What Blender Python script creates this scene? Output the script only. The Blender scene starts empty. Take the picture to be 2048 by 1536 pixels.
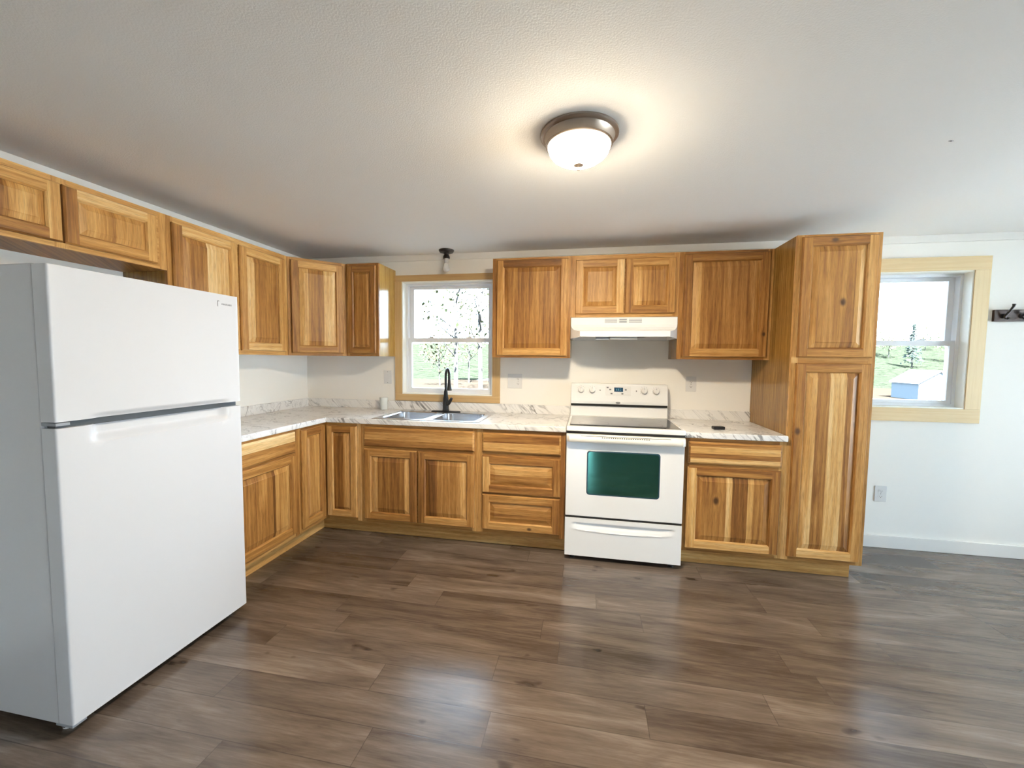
import bpy, bmesh, math, random
from mathutils import Vector, Matrix

S = bpy.context.scene
COL = S.collection
I = 0.0254                                   # everything below is laid out in inches
random.seed(7)

# ------------------------------------------------------------------ camera
CX, CY, CZ = 102.428, -134.304, 54.237
YAW, PITCH, ROLL = map(math.radians, (10.482, -3.535, 0.603))
fw = Vector((-math.sin(YAW) * math.cos(PITCH), math.cos(YAW) * math.cos(PITCH), math.sin(PITCH)))
rt = Vector((math.cos(YAW), math.sin(YAW), 0)); up = rt.cross(fw)
r2 = rt * math.cos(ROLL) + up * math.sin(ROLL); u2 = up * math.cos(ROLL) - rt * math.sin(ROLL)
cam_data = bpy.data.cameras.new('camera'); cam = bpy.data.objects.new('camera', cam_data); COL.objects.link(cam)
cam.matrix_world = Matrix(((r2.x, u2.x, -fw.x, CX * I), (r2.y, u2.y, -fw.y, CY * I), (r2.z, u2.z, -fw.z, CZ * I), (0, 0, 0, 1)))
cam_data.sensor_width = 36.0; cam_data.lens = 809.6 / 2048 * 36.0
cam_data.clip_start = 0.02; cam_data.clip_end = 500
S.camera = cam

# ------------------------------------------------------------------ sky, sun, exposure
W = bpy.data.worlds.new('sky'); S.world = W; W.use_nodes = True
wn = W.node_tree.nodes; wl = W.node_tree.links
bg = wn['Background']; SKY_N, SKY_S = 14.0, 10.0
# hazy sky: brightest round the sun's side of the house (+x, -y), paler blue to the north behind the sink wall
bg.inputs['Strength'].default_value = 1.0
tc = wn.new('ShaderNodeTexCoord'); dt = wn.new('ShaderNodeVectorMath'); dt.operation = 'DOT_PRODUCT'; dt.inputs[1].default_value = (0.97, -0.25, 0.05)
mr = wn.new('ShaderNodeMapRange'); mr.interpolation_type = 'SMOOTHSTEP'; mr.inputs['From Min'].default_value = 0.05; mr.inputs['From Max'].default_value = 0.75
mxs = wn.new('ShaderNodeMix'); mxs.data_type = 'RGBA'
mxs.inputs['A'].default_value = (*[SKY_N * q for q in (0.58, 0.78, 1.0)], 1); mxs.inputs['B'].default_value = (*[SKY_S * q for q in (0.70, 0.85, 1.0)], 1)
wl.new(tc.outputs['Generated'], dt.inputs[0]); wl.new(dt.outputs['Value'], mr.inputs['Value']); wl.new(mr.outputs[0], mxs.inputs['Factor']); wl.new(mxs.outputs['Result'], bg.inputs['Color'])
sun_d = bpy.data.lights.new('sun', 'SUN'); sun_d.energy = 215.0; sun_d.angle = math.radians(1.0); sun_d.color = (0.93, 0.97, 1.0)
sun = bpy.data.objects.new('sun', sun_d); COL.objects.link(sun)
sun.rotation_euler = Vector((-0.12, 0.55, -0.83)).to_track_quat('-Z', 'Y').to_euler()
LAMP = 345.0                                  # glow of the ceiling lamp's bowl
S.view_settings.view_transform = 'Standard'; S.view_settings.look = 'None'
S.view_settings.gamma = 1.0; S.view_settings.use_curve_mapping = False
S.view_settings.exposure = 0.80
S.cycles.max_bounces = 10; S.cycles.diffuse_bounces = 6; S.cycles.glossy_bounces = 4
S.cycles.transparent_max_bounces = 12; S.cycles.sample_clamp_indirect = 8.0
S.cycles.use_denoising = True

# ------------------------------------------------------------------ layout (inches)
H = 89.83
XS, XD, XST, XR, XP, XPE = 36.0, 72.3, 97.3, 127.4, 151.55, 169.55
U0, U1 = 54.68, 84.66
XW, YF = 300.0, -270.0                       # far walls behind and beside the camera

# ------------------------------------------------------------------ materials
def nodes(m):
    m.use_nodes = True
    return m.node_tree.nodes, m.node_tree.links, m.node_tree.nodes['Principled BSDF']

def mat(name, col, rough=0.5, metal=0.0, spec=0.5, trans=0.0, ior=1.45, coat=0.0, bump=None, emit=None):
    m = bpy.data.materials.new(name); n, l, p = nodes(m)
    p.inputs['Base Color'].default_value = (*col, 1); p.inputs['Roughness'].default_value = rough
    p.inputs['Metallic'].default_value = metal; p.inputs['Specular IOR Level'].default_value = spec
    p.inputs['Transmission Weight'].default_value = trans; p.inputs['IOR'].default_value = ior
    p.inputs['Coat Weight'].default_value = coat
    if emit:
        p.inputs['Emission Color'].default_value = (*emit[0], 1); p.inputs['Emission Strength'].default_value = emit[1]
    if bump:
        t = n.new('ShaderNodeTexCoord'); nz = n.new('ShaderNodeTexNoise'); b = n.new('ShaderNodeBump')
        nz.inputs['Scale'].default_value = bump[0]; nz.inputs['Detail'].default_value = 4
        b.inputs['Strength'].default_value = bump[1]; b.inputs['Distance'].default_value = bump[2]
        l.new(t.outputs['Object'], nz.inputs['Vector']); l.new(nz.outputs['Fac'], b.inputs['Height']); l.new(b.outputs[0], p.inputs['Normal'])
    return m

def ramp(n, stops):
    r = n.new('ShaderNodeValToRGB'); e = r.color_ramp.elements
    while len(e) < len(stops): e.new(0.5)
    for k, (pos, c) in enumerate(stops):
        e[k].position = pos; e[k].color = (*c, 1) if len(c) == 3 else c
    return r

def math_(n, l, op, a, b=None, c=None):
    q = n.new('ShaderNodeMath'); q.operation = op
    for k, v in enumerate((a, b, c)):
        if v is None: continue
        if isinstance(v, (int, float)): q.inputs[k].default_value = v
        else: l.new(v, q.inputs[k])
    return q.outputs[0]

def wood(name, stops, rough=0.33, streak=0.42, wave_amt=0.09, pore=0.42, knots=True, noise_scale=1.0, spec=0.5):
    """Boards: face attribute «tone» picks the colour, UV «grain» runs along the board, UV «knot» centres a knot."""
    m = bpy.data.materials.new(name); n, l, p = nodes(m)
    at = n.new('ShaderNodeAttribute'); at.attribute_name = 'tone'
    uv = n.new('ShaderNodeUVMap'); uv.uv_map = 'grain'
    kv = n.new('ShaderNodeUVMap'); kv.uv_map = 'knot'
    kl = n.new('ShaderNodeVectorMath'); kl.operation = 'LENGTH'; l.new(kv.outputs[0], kl.inputs[0])
    kd = kl.outputs['Value']
    kx = n.new('ShaderNodeSeparateXYZ'); l.new(kv.outputs[0], kx.inputs[0])
    # the grain flows round a knot: shift the across coordinate near it
    fall = math_(n, l, 'POWER', 2.718, math_(n, l, 'MULTIPLY', math_(n, l, 'MULTIPLY', kd, kd), -0.35))
    sep = n.new('ShaderNodeSeparateXYZ'); l.new(uv.outputs[0], sep.inputs[0])
    shift = math_(n, l, 'MULTIPLY', math_(n, l, 'MULTIPLY', kx.outputs['Y'], fall), -0.010)
    v2 = math_(n, l, 'ADD', sep.outputs['Y'], shift)
    cmb = n.new('ShaderNodeCombineXYZ'); l.new(sep.outputs['X'], cmb.inputs[0]); l.new(v2, cmb.inputs[1])
    def noise(sc, detail=3.0, rough_=0.55, dist=0.0):
        mp = n.new('ShaderNodeMapping'); mp.inputs['Scale'].default_value = (*sc, 1); l.new(cmb.outputs[0], mp.inputs[0])
        z = n.new('ShaderNodeTexNoise'); z.inputs['Scale'].default_value = noise_scale; z.inputs['Detail'].default_value = detail
        z.inputs['Roughness'].default_value = rough_; z.inputs['Distortion'].default_value = dist
        l.new(mp.outputs[0], z.inputs['Vector']); return z.outputs['Fac']
    broad = noise((1.0, 15), 4, 0.6, 0.8)
    fine = noise((4, 130), 3, 0.65)
    pores = noise((14, 430), 2, 0.55)
    mp = n.new('ShaderNodeMapping'); mp.inputs['Scale'].default_value = (0.6, 6.0, 1); l.new(cmb.outputs[0], mp.inputs[0])
    wv = n.new('ShaderNodeTexWave'); wv.wave_type = 'BANDS'; wv.bands_direction = 'Y'; wv.inputs['Scale'].default_value = 1.7
    wv.inputs['Distortion'].default_value = 9.0; wv.inputs['Detail'].default_value = 2.5; wv.inputs['Detail Scale'].default_value = 0.8
    l.new(mp.outputs[0], wv.inputs['Vector'])
    f = math_(n, l, 'MULTIPLY_ADD', math_(n, l, 'SUBTRACT', broad, 0.5), streak * 2, at.outputs['Fac'])
    f = math_(n, l, 'MULTIPLY_ADD', math_(n, l, 'SUBTRACT', wv.outputs['Fac'], 0.5), wave_amt, f)
    f = math_(n, l, 'MULTIPLY_ADD', math_(n, l, 'SUBTRACT', fine, 0.5), 0.42, f)
    cr = ramp(n, stops); l.new(f, cr.inputs[0])
    pr = n.new('ShaderNodeMapRange'); pr.inputs['From Min'].default_value = 0.30; pr.inputs['From Max'].default_value = 0.52
    pr.inputs['To Min'].default_value = 1 - pore; pr.inputs['To Max'].default_value = 1.0; l.new(pores, pr.inputs['Value'])
    mul = n.new('ShaderNodeMix'); mul.data_type = 'RGBA'; mul.blend_type = 'MULTIPLY'; mul.inputs['Factor'].default_value = 1
    l.new(cr.outputs[0], mul.inputs['A']); l.new(pr.outputs[0], mul.inputs['B'])
    kr = n.new('ShaderNodeMapRange'); kr.interpolation_type = 'SMOOTHSTEP'
    kr.inputs['From Min'].default_value = 0.35; kr.inputs['From Max'].default_value = 1.25
    kr.inputs['To Min'].default_value = 0.9; kr.inputs['To Max'].default_value = 0.0; l.new(kd, kr.inputs['Value'])
    mx = n.new('ShaderNodeMix'); mx.data_type = 'RGBA'; l.new(kr.outputs[0], mx.inputs['Factor'])
    l.new(mul.outputs['Result'], mx.inputs['A']); mx.inputs['B'].default_value = (0.045, 0.018, 0.008, 1)
    l.new(mx.outputs['Result'], p.inputs['Base Color'])
    p.inputs['Roughness'].default_value = rough; p.inputs['Specular IOR Level'].default_value = spec
    b = n.new('ShaderNodeBump'); b.inputs['Strength'].default_value = 0.10; b.inputs['Distance'].default_value = 0.0006
    l.new(pores, b.inputs['Height']); l.new(b.outputs[0], p.inputs['Normal'])
    return m

HSTOPS = [(0.0, (0.080, 0.031, 0.008)), (0.27, (0.215, 0.088, 0.021)), (0.5, (0.41, 0.194, 0.050)), (0.74, (0.61, 0.345, 0.115)), (1.0, (0.79, 0.56, 0.28))]
HICK = wood('hickory', HSTOPS, rough=0.42, spec=0.3)
VENEER = wood('hickory_veneer', [(p, (c[0] * .92, c[1] * 1.06, c[2] * .95)) for p, c in HSTOPS], rough=0.16, streak=0.22)
PINE = wood('pine_casing', [(0.0, (0.42, 0.24, 0.09)), (0.5, (0.60, 0.40, 0.18)), (1.0, (0.74, 0.58, 0.34))], rough=0.5, streak=0.14, wave_amt=0.10, pore=0.06)

def plank_floor():
    m = bpy.data.materials.new('vinyl_plank_floor'); n, l, p = nodes(m)
    t = n.new('ShaderNodeTexCoord'); s = n.new('ShaderNodeSeparateXYZ'); l.new(t.outputs['Object'], s.inputs[0])
    PWID, PLEN = 5.9 * I, 44.0 * I
    ry = math_(n, l, 'DIVIDE', s.outputs['Y'], PWID); row = math_(n, l, 'FLOOR', ry); fy = math_(n, l, 'SUBTRACT', ry, row)
    wn1 = n.new('ShaderNodeTexWhiteNoise'); wn1.noise_dimensions = '1D'; l.new(row, wn1.inputs['W'])
    rx = math_(n, l, 'ADD', math_(n, l, 'DIVIDE', s.outputs['X'], PLEN), math_(n, l, 'MULTIPLY', wn1.outputs['Value'], 7.3))
    colx = math_(n, l, 'FLOOR', rx); fx = math_(n, l, 'SUBTRACT', rx, colx)
    cid = n.new('ShaderNodeCombineXYZ'); l.new(row, cid.inputs[0]); l.new(colx, cid.inputs[1])
    wn2 = n.new('ShaderNodeTexWhiteNoise'); wn2.noise_dimensions = '3D'; l.new(cid.outputs[0], wn2.inputs['Vector'])
    # grain coordinates, shifted per plank
    gx = math_(n, l, 'MULTIPLY_ADD', wn2.outputs['Value'], 37.0, s.outputs['X'])
    gv = n.new('ShaderNodeCombineXYZ'); l.new(gx, gv.inputs[0]); l.new(s.outputs['Y'], gv.inputs[1]); l.new(math_(n, l, 'MULTIPLY', wn2.outputs['Value'], 11.0), gv.inputs[2])
    def noise(sc, detail, dist=0.0, r=0.55):
        mp = n.new('ShaderNodeMapping'); mp.inputs['Scale'].default_value = (*sc, 1); l.new(gv.outputs[0], mp.inputs[0])
        z = n.new('ShaderNodeTexNoise'); z.inputs['Scale'].default_value = 1; z.inputs['Detail'].default_value = detail
        z.inputs['Distortion'].default_value = dist; z.inputs['Roughness'].default_value = r; l.new(mp.outputs[0], z.inputs['Vector']); return z.outputs['Fac']
    a = noise((1.5, 9), 5, 1.0); b = noise((8, 110), 4, 0.3, 0.65); c = noise((5, 10), 2)
    f = math_(n, l, 'MULTIPLY_ADD', math_(n, l, 'SUBTRACT', wn2.outputs['Value'], 0.5), 0.22, 0.5)
    f = math_(n, l, 'MULTIPLY_ADD', math_(n, l, 'SUBTRACT', a, 0.5), 1.0, f)
    f = math_(n, l, 'MULTIPLY_ADD', math_(n, l, 'SUBTRACT', b, 0.5), 0.48, f)
    kn = n.new('ShaderNodeMapRange'); kn.inputs['From Min'].default_value = 0.69; kn.inputs['From Max'].default_value = 0.76
    kn.inputs['To Min'].default_value = 0.0; kn.inputs['To Max'].default_value = 0.38; l.new(c, kn.inputs['Value'])
    f = math_(n, l, 'SUBTRACT', f, kn.outputs[0])
    cr = ramp(n, FLOOR_STOPS); l.new(f, cr.inputs[0])
    # joints
    ey = math_(n, l, 'MULTIPLY', math_(n, l, 'MINIMUM', fy, math_(n, l, 'SUBTRACT', 1.0, fy)), PWID)
    ex = math_(n, l, 'MULTIPLY', math_(n, l, 'MINIMUM', fx, math_(n, l, 'SUBTRACT', 1.0, fx)), PLEN)
    e = math_(n, l, 'MINIMUM', ex, ey)
    jr = n.new('ShaderNodeMapRange'); jr.inputs['From Min'].default_value = 0.0; jr.inputs['From Max'].default_value = 0.0022
    jr.inputs['To Min'].default_value = 0.50; jr.inputs['To Max'].default_value = 1.0; l.new(e, jr.inputs['Value'])
    mul = n.new('ShaderNodeMix'); mul.data_type = 'RGBA'; mul.blend_type = 'MULTIPLY'; mul.inputs['Factor'].default_value = 1
    l.new(cr.outputs[0], mul.inputs['A']); l.new(jr.outputs[0], mul.inputs['B']); l.new(mul.outputs['Result'], p.inputs['Base Color'])
    rr = n.new('ShaderNodeMapRange'); rr.inputs['To Min'].default_value = 0.17; rr.inputs['To Max'].default_value = 0.30; l.new(b, rr.inputs['Value'])
    l.new(rr.outputs[0], p.inputs['Roughness']); p.inputs['Specular IOR Level'].default_value = 0.8
    bp = n.new('ShaderNodeBump'); bp.inputs['Strength'].default_value = 0.12; bp.inputs['Distance'].default_value = 0.001
    l.new(math_(n, l, 'ADD', b, jr.outputs[0]), bp.inputs['Height']); l.new(bp.outputs[0], p.inputs['Normal'])
    return m
FLOOR_STOPS = [(0.0, (0.022, 0.014, 0.010)), (0.33, (0.072, 0.052, 0.039)), (0.6, (0.136, 0.104, 0.081)), (1.0, (0.28, 0.222, 0.178))]

def marble():
    m = bpy.data.materials.new('marble_laminate'); n, l, p = nodes(m)
    t = n.new('ShaderNodeTexCoord')
    rot = n.new('ShaderNodeVectorRotate'); rot.rotation_type = 'EULER_XYZ'
    rot.inputs['Rotation'].default_value = (math.radians(28), math.radians(-42), math.radians(-20)); l.new(t.outputs['Object'], rot.inputs['Vector'])
    def noise(sc, scale, detail, dist, r=0.6):
        mp = n.new('ShaderNodeMapping'); mp.inputs['Scale'].default_value = sc; l.new(rot.outputs[0], mp.inputs[0])
        z = n.new('ShaderNodeTexNoise'); z.inputs['Scale'].default_value = scale; z.inputs['Detail'].default_value = detail
        z.inputs['Distortion'].default_value = dist; z.inputs['Roughness'].default_value = r; l.new(mp.outputs[0], z.inputs['Vector']); return z.outputs['Fac']
    def vein(f, width, amt):
        d = math_(n, l, 'ABSOLUTE', math_(n, l, 'SUBTRACT', f, 0.5))
        r = n.new('ShaderNodeMapRange'); r.inputs['From Min'].default_value = 0.0; r.inputs['From Max'].default_value = width
        r.inputs['To Min'].default_value = amt; r.inputs['To Max'].default_value = 0.0; l.new(d, r.inputs['Value']); return r.outputs[0]
    v1 = vein(noise((0.9, 4.6, 4.6), 1.1, 4, 0.9), 0.022, 0.80)
    v2 = vein(noise((1.3, 8.0, 8.0), 1.6, 5, 1.2), 0.028, 0.36)
    patch = noise((1.5, 4, 4), 1.3, 3, 0.5)
    gate = n.new('ShaderNodeMapRange'); gate.inputs['From Min'].default_value = 0.40; gate.inputs['From Max'].default_value = 0.62; l.new(patch, gate.inputs['Value'])
    v = math_(n, l, 'MULTIPLY', math_(n, l, 'MAXIMUM', v1, v2), math_(n, l, 'MULTIPLY_ADD', gate.outputs[0], 0.75, 0.25))
    cloud = noise((1.2, 5, 5), 2.0, 4, 0.6)
    v = math_(n, l, 'MULTIPLY_ADD', math_(n, l, 'SUBTRACT', cloud, 0.50), 0.24, v)
    cr = ramp(n, [(0.0, (0.83, 0.82, 0.80)), (0.25, (0.66, 0.65, 0.64)), (0.6, (0.30, 0.29, 0.285)), (1.0, (0.13, 0.125, 0.125))])
    l.new(v, cr.inputs[0]); l.new(cr.outputs[0], p.inputs['Base Color']); p.inputs['Roughness'].default_value = 0.28
    return m

WALL = mat('wall_paint', (0.89, 0.87, 0.82), 0.7, spec=0.3, bump=(90, 0.12, 0.002))
CEIL = mat('ceiling_paint', (0.86, 0.85, 0.83), 0.85, spec=0.2, bump=(160, 0.35, 0.003))
TRIM = mat('trim_paint', (0.82, 0.80, 0.76), 0.45)
FLOOR = plank_floor(); MARBLE = marble()
VINYL = mat('white_vinyl', (0.83, 0.85, 0.88), 0.35)
JAMB = mat('white_jamb', (0.90, 0.89, 0.82), 0.45)
ENAMEL = mat('white_enamel', (0.84, 0.84, 0.83), 0.16, coat=0.3)
FRIDGE = mat('fridge_white', (0.63, 0.635, 0.655), 0.27, bump=(700, 0.05, 0.0006))
PLASTIC = mat('white_plastic', (0.74, 0.735, 0.72), 0.4)
BISQUE = mat('cream_plastic', (0.84, 0.81, 0.73), 0.4)
GREYP = mat('grey_plastic', (0.30, 0.32, 0.35), 0.5)
LINE = mat('printed_grey', (0.16, 0.16, 0.165), 0.6)
BLACK = mat('black_gap', (0.008, 0.008, 0.008), 0.6)  # flat black; on the range's gaps it stands in for shade
CERAM = mat('black_glass_top', (0.012, 0.012, 0.013), 0.06, spec=0.8)
OVENG = mat('oven_glass', (0.004, 0.022, 0.019), 0.06, spec=0.5, ior=2.7)
OVENG.node_tree.nodes['Principled BSDF'].inputs['Specular Tint'].default_value = (0.35, 1.0, 0.75, 1)
OVENR = mat('oven_glass_border', (0.02, 0.05, 0.07), 0.2)
STEEL = mat('brushed_steel', (0.62, 0.63, 0.65), 0.24, metal=1.0)
CHROME = mat('chrome', (0.75, 0.75, 0.76), 0.12, metal=1.0)
BLACKM = mat('matte_black_metal', (0.012, 0.012, 0.013), 0.35)
BRONZE = mat('oiled_bronze', (0.016, 0.012, 0.010), 0.4, metal=0.3)
NICKEL = mat('brushed_nickel', (0.36, 0.30, 0.25), 0.38, metal=0.9)
LCD = mat('display_blue', (0.01, 0.03, 0.05), 0.15, emit=((0.05, 0.30, 0.55), 0.06))
LCDT = mat('display_digits', (0.1, 0.3, 0.4), 0.3, emit=((0.3, 0.75, 1.0), 0.35))
DARKW = mat('dark_walnut_board', (0.040, 0.022, 0.016), 0.5, bump=(60, 0.2, 0.002))
BOWL = mat('lit_frosted_glass', (0.9, 0.85, 0.75), 0.4, emit=((1.0, 0.84, 0.62), LAMP))
_n, _l, _p = nodes(BOWL)                       # the bulbs sit over the middle: the bowl glows most where it faces down
_g = _n.new('ShaderNodeNewGeometry'); _s = _n.new('ShaderNodeSeparateXYZ'); _r = _n.new('ShaderNodeMapRange'); _c = _n.new('ShaderNodeValToRGB')
_r.inputs['From Min'].default_value = -0.50; _r.inputs['From Max'].default_value = -1.0; _r.inputs['To Min'].default_value = LAMP * 0.010; _r.inputs['To Max'].default_value = LAMP
_l.new(_g.outputs['Normal'], _s.inputs[0]); _l.new(_s.outputs['Z'], _r.inputs['Value']); _l.new(_r.outputs[0], _p.inputs['Emission Strength'])
BULB = mat('bulb_glass', (0.92, 0.93, 0.94), 0.12, trans=0.55)
CUP = mat('cloudy_plastic', (0.86, 0.90, 0.88), 0.35, trans=0.25, ior=1.2)
GRASS = mat('field', (0.0135, 0.0105, 0.0080), 0.9, spec=0.0, bump=(3, 0.5, 0.2))
HILL = mat('wooded_slope', (0.0100, 0.0120, 0.0080), 0.9, spec=0.0, bump=(1.2, 1.0, 1.0))
BOUNCE = mat('pale_bounce_ground', (0.57, 0.575, 0.56), 0.9, spec=0.0)  # made very pale so the ground reflects sun up to the ceiling
LEAFG = mat('spring_leaves', (0.036, 0.042, 0.022), 0.8, spec=0.0)
LEAFY = mat('yellow_leaves', (0.036, 0.035, 0.018), 0.8, spec=0.0)
LEAFD = mat('evergreen', (0.018, 0.025, 0.022), 0.8, spec=0.0)
BARK = mat('pale_bark', (0.026, 0.025, 0.024), 0.8, spec=0.0)
SIDING = mat('grey_siding', (0.075, 0.086, 0.096), 0.7, spec=0.0)
ROOFM = mat('white_metal_roof', (0.85, 0.86, 0.88), 0.5, spec=0.0)

def pane_mat():
    m = bpy.data.materials.new('window_glass'); m.use_nodes = True; n = m.node_tree.nodes; l = m.node_tree.links
    n.remove(n['Principled BSDF']); o = n['Material Output']
    tr = n.new('ShaderNodeBsdfTransparent'); gl = n.new('ShaderNodeBsdfGlossy'); mx = n.new('ShaderNodeMixShader'); fr = n.new('ShaderNodeFresnel')
    gl.inputs['Roughness'].default_value = 0.02; fr.inputs['IOR'].default_value = 1.45; tr.inputs['Color'].default_value = (0.95, 0.97, 0.97, 1)
    l.new(fr.outputs[0], mx.inputs[0]); l.new(tr.outputs[0], mx.inputs[1]); l.new(gl.outputs[0], mx.inputs[2]); l.new(mx.outputs[0], o.inputs[0])
    return m
GLASS = pane_mat()

# ------------------------------------------------------------------ mesh building
class MB:
    """Collects faces in inches; welds equal points, so what touches is one connected mesh."""
    def __init__(self): self.v = {}; self.p = []; self.f = []
    def vid(self, p):
        k = (round(p[0], 4), round(p[1], 4), round(p[2], 4))
        if k not in self.v: self.v[k] = len(self.p); self.p.append(k)
        return self.v[k]
    def face(self, pts, tone=0.5, g=(0, 0, 1), c=(1, 1, 0), off=(0, 0), knots=(), smooth=False):
        ids = []
        for q in pts:
            i = self.vid(q)
            if i not in ids: ids.append(i)
        if len(ids) < 3: return
        self.f.append((ids, tone, g, c, off, knots, smooth))
    def box(self, x0, x1, y0, y1, z0, z1, **k):
        P = lambda a, b, c: (a, b, c)
        for q in (((x0, y0, z0), (x1, y0, z0), (x1, y0, z1), (x0, y0, z1)), ((x0, y1, z0), (x1, y1, z0), (x1, y1, z1), (x0, y1, z1)),
                  ((x0, y0, z0), (x0, y1, z0), (x0, y1, z1), (x0, y0, z1)), ((x1, y0, z0), (x1, y1, z0), (x1, y1, z1), (x1, y0, z1)),
                  ((x0, y0, z0), (x1, y0, z0), (x1, y1, z0), (x0, y1, z0)), ((x0, y0, z1), (x1, y0, z1), (x1, y1, z1), (x0, y1, z1))):
            self.face(q, **k)
        return self
    def grid_slab(self, us, vs, w0, w1, M, filled=lambda i, j: True, style=lambda i, j: {}):
        nu, nv = len(us) - 1, len(vs) - 1
        ok = lambda i, j: 0 <= i < nu and 0 <= j < nv and filled(i, j)
        for i in range(nu):
            for j in range(nv):
                if not ok(i, j): continue
                a, b, c, d = us[i], us[i + 1], vs[j], vs[j + 1]; st = style(i, j)
                for w in (w0, w1): self.face([M(a, c, w), M(b, c, w), M(b, d, w), M(a, d, w)], **st)
                if not ok(i - 1, j): self.face([M(a, c, w0), M(a, d, w0), M(a, d, w1), M(a, c, w1)], **st)
                if not ok(i + 1, j): self.face([M(b, c, w0), M(b, d, w0), M(b, d, w1), M(b, c, w1)], **st)
                if not ok(i, j - 1): self.face([M(a, c, w0), M(b, c, w0), M(b, c, w1), M(a, c, w1)], **st)
                if not ok(i, j + 1): self.face([M(a, d, w0), M(b, d, w0), M(b, d, w1), M(a, d, w1)], **st)
        return self
    def loops(self, rings, close=True, cap0=False, cap1=False, smooth=False, **k):
        """Skin between successive rings of equal length."""
        for a, b in zip(rings, rings[1:]):
            m = len(a)
            for i in range(m if close else m - 1):
                self.face([a[i], a[(i + 1) % m], b[(i + 1) % m], b[i]], smooth=smooth, **k)
        if cap0: self.face(rings[0], **k)
        if cap1: self.face(rings[-1], **k)
        return self
    def lathe(self, prof, centre, axis='z', seg=32, smooth=True, cap=True):
        cx, cy, cz = centre; rings = []
        for r, h in prof:
            ring = []
            for s in range(seg):
                a = 2 * math.pi * s / seg; x, y = r * math.cos(a), r * math.sin(a)
                ring.append({'z': (cx + x, cy + y, cz + h), 'y': (cx + x, cy + h, cz + y), 'x': (cx + h, cy + x, cz + y)}[axis])
            rings.append(ring)
        return self.loops(rings, smooth=smooth, cap0=cap, cap1=cap)
    def tube(self, path, rad, seg=12, smooth=True):
        path = [Vector(q) for q in path]; rings = []
        ref = Vector((0.13, 0.97, 0.21))
        for i, q in enumerate(path):
            d = (path[min(i + 1, len(path) - 1)] - path[max(i - 1, 0)]).normalized()
            s = d.cross(ref).normalized(); t = d.cross(s)
            r = rad[i] if isinstance(rad, (list, tuple)) else rad
            rings.append([tuple(q + (s * math.cos(2 * math.pi * k / seg) + t * math.sin(2 * math.pi * k / seg)) * r) for k in range(seg)])
        return self.loops(rings, smooth=smooth, cap0=True, cap1=True)

ORIGIN = {}
def build(name, mb, material, parent=None, bevel=0.0, seg=2, origin=None):
    base = Vector(ORIGIN.get(parent.name, (0, 0, 0))) if parent else Vector(origin or (0, 0, 0))
    me = bpy.data.meshes.new(name); bm = bmesh.new()
    vs = [bm.verts.new(((p[0] - base.x) * I, (p[1] - base.y) * I, (p[2] - base.z) * I)) for p in mb.p]
    tone = bm.faces.layers.float.new('tone'); ug = bm.loops.layers.uv.new('grain'); uk = bm.loops.layers.uv.new('knot')
    for ids, t, g, c, off, knots, sm in mb.f:
        try: f = bm.faces.new([vs[i] for i in ids])
        except ValueError: continue
        f[tone] = t; f.smooth = sm
        for lp, i in zip(f.loops, ids):
            p = mb.p[i]
            a = sum(x * y for x, y in zip(p, g)) * I; b = sum(x * y for x, y in zip(p, c)) * I
            lp[ug].uv = (a + off[0], b + off[1])
            lp[uk].uv = ((a - knots[0] * I) / (knots[2] * I * 1.5), (b - knots[1] * I) / (knots[2] * I)) if knots else (9.0, 9.0)
    bmesh.ops.recalc_face_normals(bm, faces=bm.faces)
    bm.to_mesh(me); bm.free()
    if any(f[6] for f in mb.f): me.set_sharp_from_angle(angle=math.radians(38))
    me.materials.append(material)
    o = bpy.data.objects.new(name, me); COL.objects.link(o)
    if parent: o.parent = parent
    else: o.location = base * I
    ORIGIN[o.name] = tuple(base)
    if bevel:
        b = o.modifiers.new('edge', 'BEVEL'); b.width = bevel * I; b.segments = seg; b.limit_method = 'ANGLE'; b.angle_limit = math.radians(40)
        b.harden_normals = False
    return o

def tag(o, label, cat, group=None):
    o['label'] = label; o['category'] = cat
    if group: o['group'] = group
    return o
def thing(name, label, cat, at, group=None):
    o = bpy.data.objects.new(name, None); COL.objects.link(o); o.location = Vector(at) * I; o.empty_display_size = 0.05
    ORIGIN[o.name] = tuple(at)
    return tag(o, label, cat, group)
def structure(o): o['kind'] = 'structure'; return o
def struct_root(name, at=(0, 0, 0)):
    o = bpy.data.objects.new(name, None); COL.objects.link(o); o.location = Vector(at) * I; ORIGIN[o.name] = tuple(at)
    return structure(o)

rnd = lambda: (random.uniform(0, 40), random.uniform(0, 40))
def box(*a, **k): return MB().box(*a, **k)
def frange(a, b, n): return [a + (b - a) * i / n for i in range(n + 1)]

# ------------------------------------------------------------------ room shell
def wall_x(name, y0, y1, x0, x1, holes):       # wall lying along x
    us = sorted({x0, x1, *[h[0] for h in holes], *[h[1] for h in holes]}); vs = sorted({0.0, H, *[h[2] for h in holes], *[h[3] for h in holes]})
    hole = lambda i, j: any(h[0] <= us[i] < h[1] and h[2] <= vs[j] < h[3] for h in holes)
    return structure(build(name, MB().grid_slab(us, vs, y0, y1, lambda u, v, w: (u, w, v), lambda i, j: not hole(i, j)), WALL))
def wall_y(name, x0, x1, y0, y1, holes):
    us = sorted({y0, y1, *[h[0] for h in holes], *[h[1] for h in holes]}); vs = sorted({0.0, H, *[h[2] for h in holes], *[h[3] for h in holes]})
    hole = lambda i, j: any(h[0] <= us[i] < h[1] and h[2] <= vs[j] < h[3] for h in holes)
    return structure(build(name, MB().grid_slab(us, vs, x0, x1, lambda u, v, w: (w, u, v), lambda i, j: not hole(i, j)), WALL))

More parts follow.
